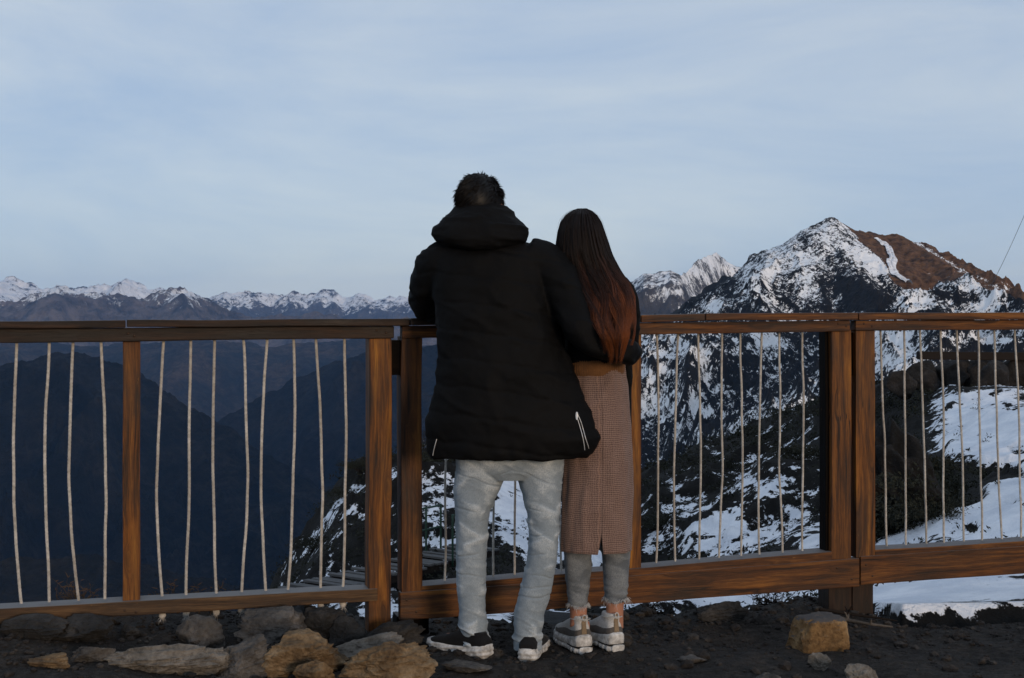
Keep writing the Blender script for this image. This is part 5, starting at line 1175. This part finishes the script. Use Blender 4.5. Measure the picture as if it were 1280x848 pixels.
def make_shrub_mesh(seed, rad):
    rs = np.random.RandomState(seed); Qs = []; tw = []
    for k in range(26):
        d = rs.normal(0, 1, 3); d[2] = abs(d[2]) + .25; d /= np.linalg.norm(d); e = d * rad * rs.uniform(.45, 1.0) * np.array([1.15, 1.15, .55])
        tw.append(tube([(0, 0, -.1), e * .5 + rs.normal(0, .04, 3), e], [.018, .010, .004], 6, 3)); Qs.append(leaf_cloud(rs, 170, rad * .36, .036) + e * np.array([1, 1, .7]))
    Qa = np.concatenate(Qs); V, q, t = joined(tw)
    return fast_mesh('foliage', Qa.reshape(-1, 3), np.arange(len(Qa) * 4).reshape(-1, 4), False), fast_mesh('stem', V, [q, t])
SHM = [make_shrub_mesh(s, 1.0) for s in (1, 2, 3)]
for me1, me2 in SHM: me1.materials.append(M_leaf); me2.materials.append(M_twig)
SHRUBS = [(352, 27.5, .42, 'leftmost dark shrub on the slope, lowest on the skyline'), (392, 28.5, .5, 'second dark shrub from the left on the slope skyline'), (428, 29.2, .42, 'dark shrub on the skyline right of the rope nearest the post'), (452, 29.6, .5, 'dark shrub on the skyline just left of the wide post'),
          (538, 28.6, .5, 'dark shrub on the skyline left of the pale jeans'), (820, 28, .6, 'dark shrub on the slope by the narrow middle post'), (1002, 28.2, .7, 'dark shrub on the slope crest left of the double posts'),
          (1152, 13.0, .42, 'dark shrub on the rock outcrop at the snow edge'), (1182, 12.4, .34, 'lower dark shrub at the right foot of the rock outcrop'), (1106, 13.0, .5, 'dark shrub beside the double post, over the outcrop'), (1276, 9.6, .14, 'small dark shrub at the right picture edge above the rail')]
for i, (px, d, sc, lab) in enumerate(SHRUBS):
    x = (px - CX) / F_PX * d; z = float(hill_h(np.array([x]), np.array([d]))[0]); r = empty('shrub', (x, d, z), label=lab, category='shrub', group='dark shrubs on the slope'); r.scale = (sc, sc, sc); r.rotation_euler = (0, 0, i * 1.9)
    link('foliage', SHM[i % 3][0], None, r); link('stem', SHM[i % 3][1], None, r)

# ------------------------------------------------------------------ rock outcrop, stone wall with a beam, footbridge, ropeway cable
M_outcrop = mat_rock('dark_outcrop_rock', (0.004, 0.004, 0.004), (0.010, 0.0095, 0.0095), (0.034, 0.032, 0.032), None, .5)
W, F = stone_shape(91, 5, 14, .17); W = W / np.array([np.ptp(W[:, 0]), np.ptp(W[:, 1]), np.ptp(W[:, 2])]); W[:, 2] -= W[:, 2].min()
x = W[:, 0].copy(); W[:, 2] *= 1 - .55 * sstep(-.25, .5, x); W *= np.array([1.15, 1.1, 1.55])
pz = P(1128, 705, 13.2); o = link('rock_outcrop', fast_mesh('rock_outcrop', W, F), M_outcrop, label='dark rock outcrop behind the right railing, sloping down to the snow', category='rock'); o.location = pz
M_wallstone = mat_rock('wall_stone', (0.010, 0.009, 0.009), (0.022, 0.020, 0.019), (0.050, 0.044, 0.042), None, .4)
sw = empty('stone_wall', tuple(P(1215, 488, 34)), label='low wall of dark boulders at the far edge of the snow bank', category='wall'); o0 = np.array(P(1215, 488, 34))
for k, (px, py, w, h, d) in enumerate([(1128, 494, 44, 30, 33), (1158, 486, 46, 34, 34.4), (1190, 484, 52, 34, 34.6), (1226, 483, 48, 36, 34.6), (1246, 488, 46, 36, 33), (1266, 482, 44, 38, 34.6), (1296, 484, 50, 38, 34.4), (1334, 486, 54, 38, 34.6)]):
    W, F = stone_shape(200 + k, 4, 12, .07); W = W / np.array([np.ptp(W[:, 0]), np.ptp(W[:, 1]), np.ptp(W[:, 2])]) * np.array([w, w * .8, h * 1.25]) * d / F_PX; W[:, 2] -= W[:, 2].min() + h * .2 * d / F_PX
    link('stone', fast_mesh('stone', W + P(px, py, d) - o0, F), M_wallstone, sw)
def bar(a, b, w, h, n=None):
    a, b = np.array(a, float), np.array(b, float); t = b - a; t /= np.linalg.norm(t); s = np.cross(t, UP); s /= np.linalg.norm(s); u = np.cross(s, t)
    V = np.array([p + s * i * w / 2 + u * j * h / 2 for p in (a, b) for i, j in ((-1, -1), (1, -1), (1, 1), (-1, 1))]); F = np.array([[0, 1, 2, 3], [7, 6, 5, 4], [0, 4, 5, 1], [1, 5, 6, 2], [2, 6, 7, 3], [3, 7, 4, 0]])
    return V, F
me = fast_mesh('timber_beam', *bar(P(1147, 444.5, 34.2), P(1420, 447, 34.2), .28, .20), smooth=False); me.materials.append(M_twig)
bm = bmesh.new(); bm.from_mesh(me); bmesh.ops.bevel(bm, geom=list(bm.edges), offset=.02, segments=2, affect='EDGES'); bm.to_mesh(me); bm.free()
link('timber_beam', me, None, label='long dark timber beam lying on the boulder wall', category='beam')
M_plank = (lambda n: n.done(n.mix(n.noise(n.coord('World', (2, 2, 20)), 6, 4), (0.05, 0.05, 0.05), (0.12, 0.12, 0.122)), 0.85, None, 0.2))(N('weathered_plank'))
M_green = (lambda n: n.done(n.mix(n.noise(n.coord('World'), 9, 4), (0.004, 0.022, 0.014), (0.007, 0.042, 0.026)), 0.6, None, 0.4))(N('green_painted_metal'))
a0, a1 = np.array(P(372, 740, 19.0)), np.array(P(600, 682, 22.5)); ax = (a1 - a0) / np.linalg.norm(a1 - a0); cr = np.cross(ax, UP); cr /= np.linalg.norm(cr)
L_ = np.linalg.norm(a1 - a0); fbz = empty('footbridge', tuple(a0), label='narrow plank walkway with green rails on the slope below', category='walkway')
npl = int(L_ / .165)
for k in range(npl):
    c = a0 + ax * (k + .5) * L_ / npl + UP * (.02 * math.sin(k * 2.3)); V, F = bar(c - cr * .42, c + cr * .42, .105, .03); link('plank', fast_mesh('plank', V - a0, F, False), M_plank, fbz)
for sgn in (-1, 1):
    V, F = bar(a0 + cr * sgn * .36 - UP * .07, a1 + cr * sgn * .36 - UP * .07, .05, .09); link('stringer', fast_mesh('stringer', V - a0, F, False), M_twig, fbz)
    for hz in (.35, .70):
        V, q, t = tube([a0 + ax * L_ * .70 + cr * sgn * .42 + UP * hz, a0 + ax * L_ * .8 + cr * sgn * .42 + UP * hz, a0 + ax * L_ * .88 + cr * sgn * .42 + UP * hz], [.016] * 3, 8, 3); link('handrail', fast_mesh('handrail', V - a0, [q, t]), M_green, fbz)
    for tq in (.70, .79, .88):
        p = a0 + ax * L_ * tq + cr * sgn * .42; V, q, t = tube([p - UP * .1, p + UP * .3, p + UP * .72], [.018] * 3, 8, 3); link('railing_post', fast_mesh('railing_post', V - a0, [q, t]), M_green, fbz)
M_cable = N('steel_cable').done((0.10, 0.10, 0.105), 0.5, None, 0.4)
ca, cb = np.array(P(1241, 353, 1300)), np.array(P(1352, 96, 420)); tt_ = np.linspace(0, 1, 14)[:, None]; cp_ = ca + (cb - ca) * tt_ - UP * 14 * (tt_ * (1 - tt_))
V, q, t = tube(cp_, np.linspace(.20, .08, 14), 8, 2); link('ropeway_cable', fast_mesh('ropeway_cable', V, [q, t]), M_cable, label='thin cable rising from the brown ridge at right', category='cable')

# ------------------------------------------------------------------ the air between here and the far range
def haze_box():
    x0, x1, y0, y1, z0, z1 = -31000, 31000, -60, 25000, -1755, 760
    V = np.array([[x, y, z] for x in (x0, x1) for y in (y0, y1) for z in (z0, z1)], float)
    me = fast_mesh('haze', V, np.array([[0, 1, 3, 2], [4, 6, 7, 5], [0, 4, 5, 1], [2, 3, 7, 6], [0, 2, 6, 4], [1, 5, 7, 3]]), False)
    m = bpy.data.materials.new('thin_blue_air'); m.use_nodes = True; t = m.node_tree; t.nodes.clear()
    o = t.nodes.new('ShaderNodeOutputMaterial'); v = t.nodes.new('ShaderNodeVolumePrincipled')
    v.inputs['Color'].default_value = (0.24, 0.50, 1.0, 1); v.inputs['Density'].default_value = 2.0e-5; v.inputs['Anisotropy'].default_value = 0.0
    t.links.new(v.outputs[0], o.inputs['Volume'])
    link('haze', me, m, kind='stuff')
haze_box()
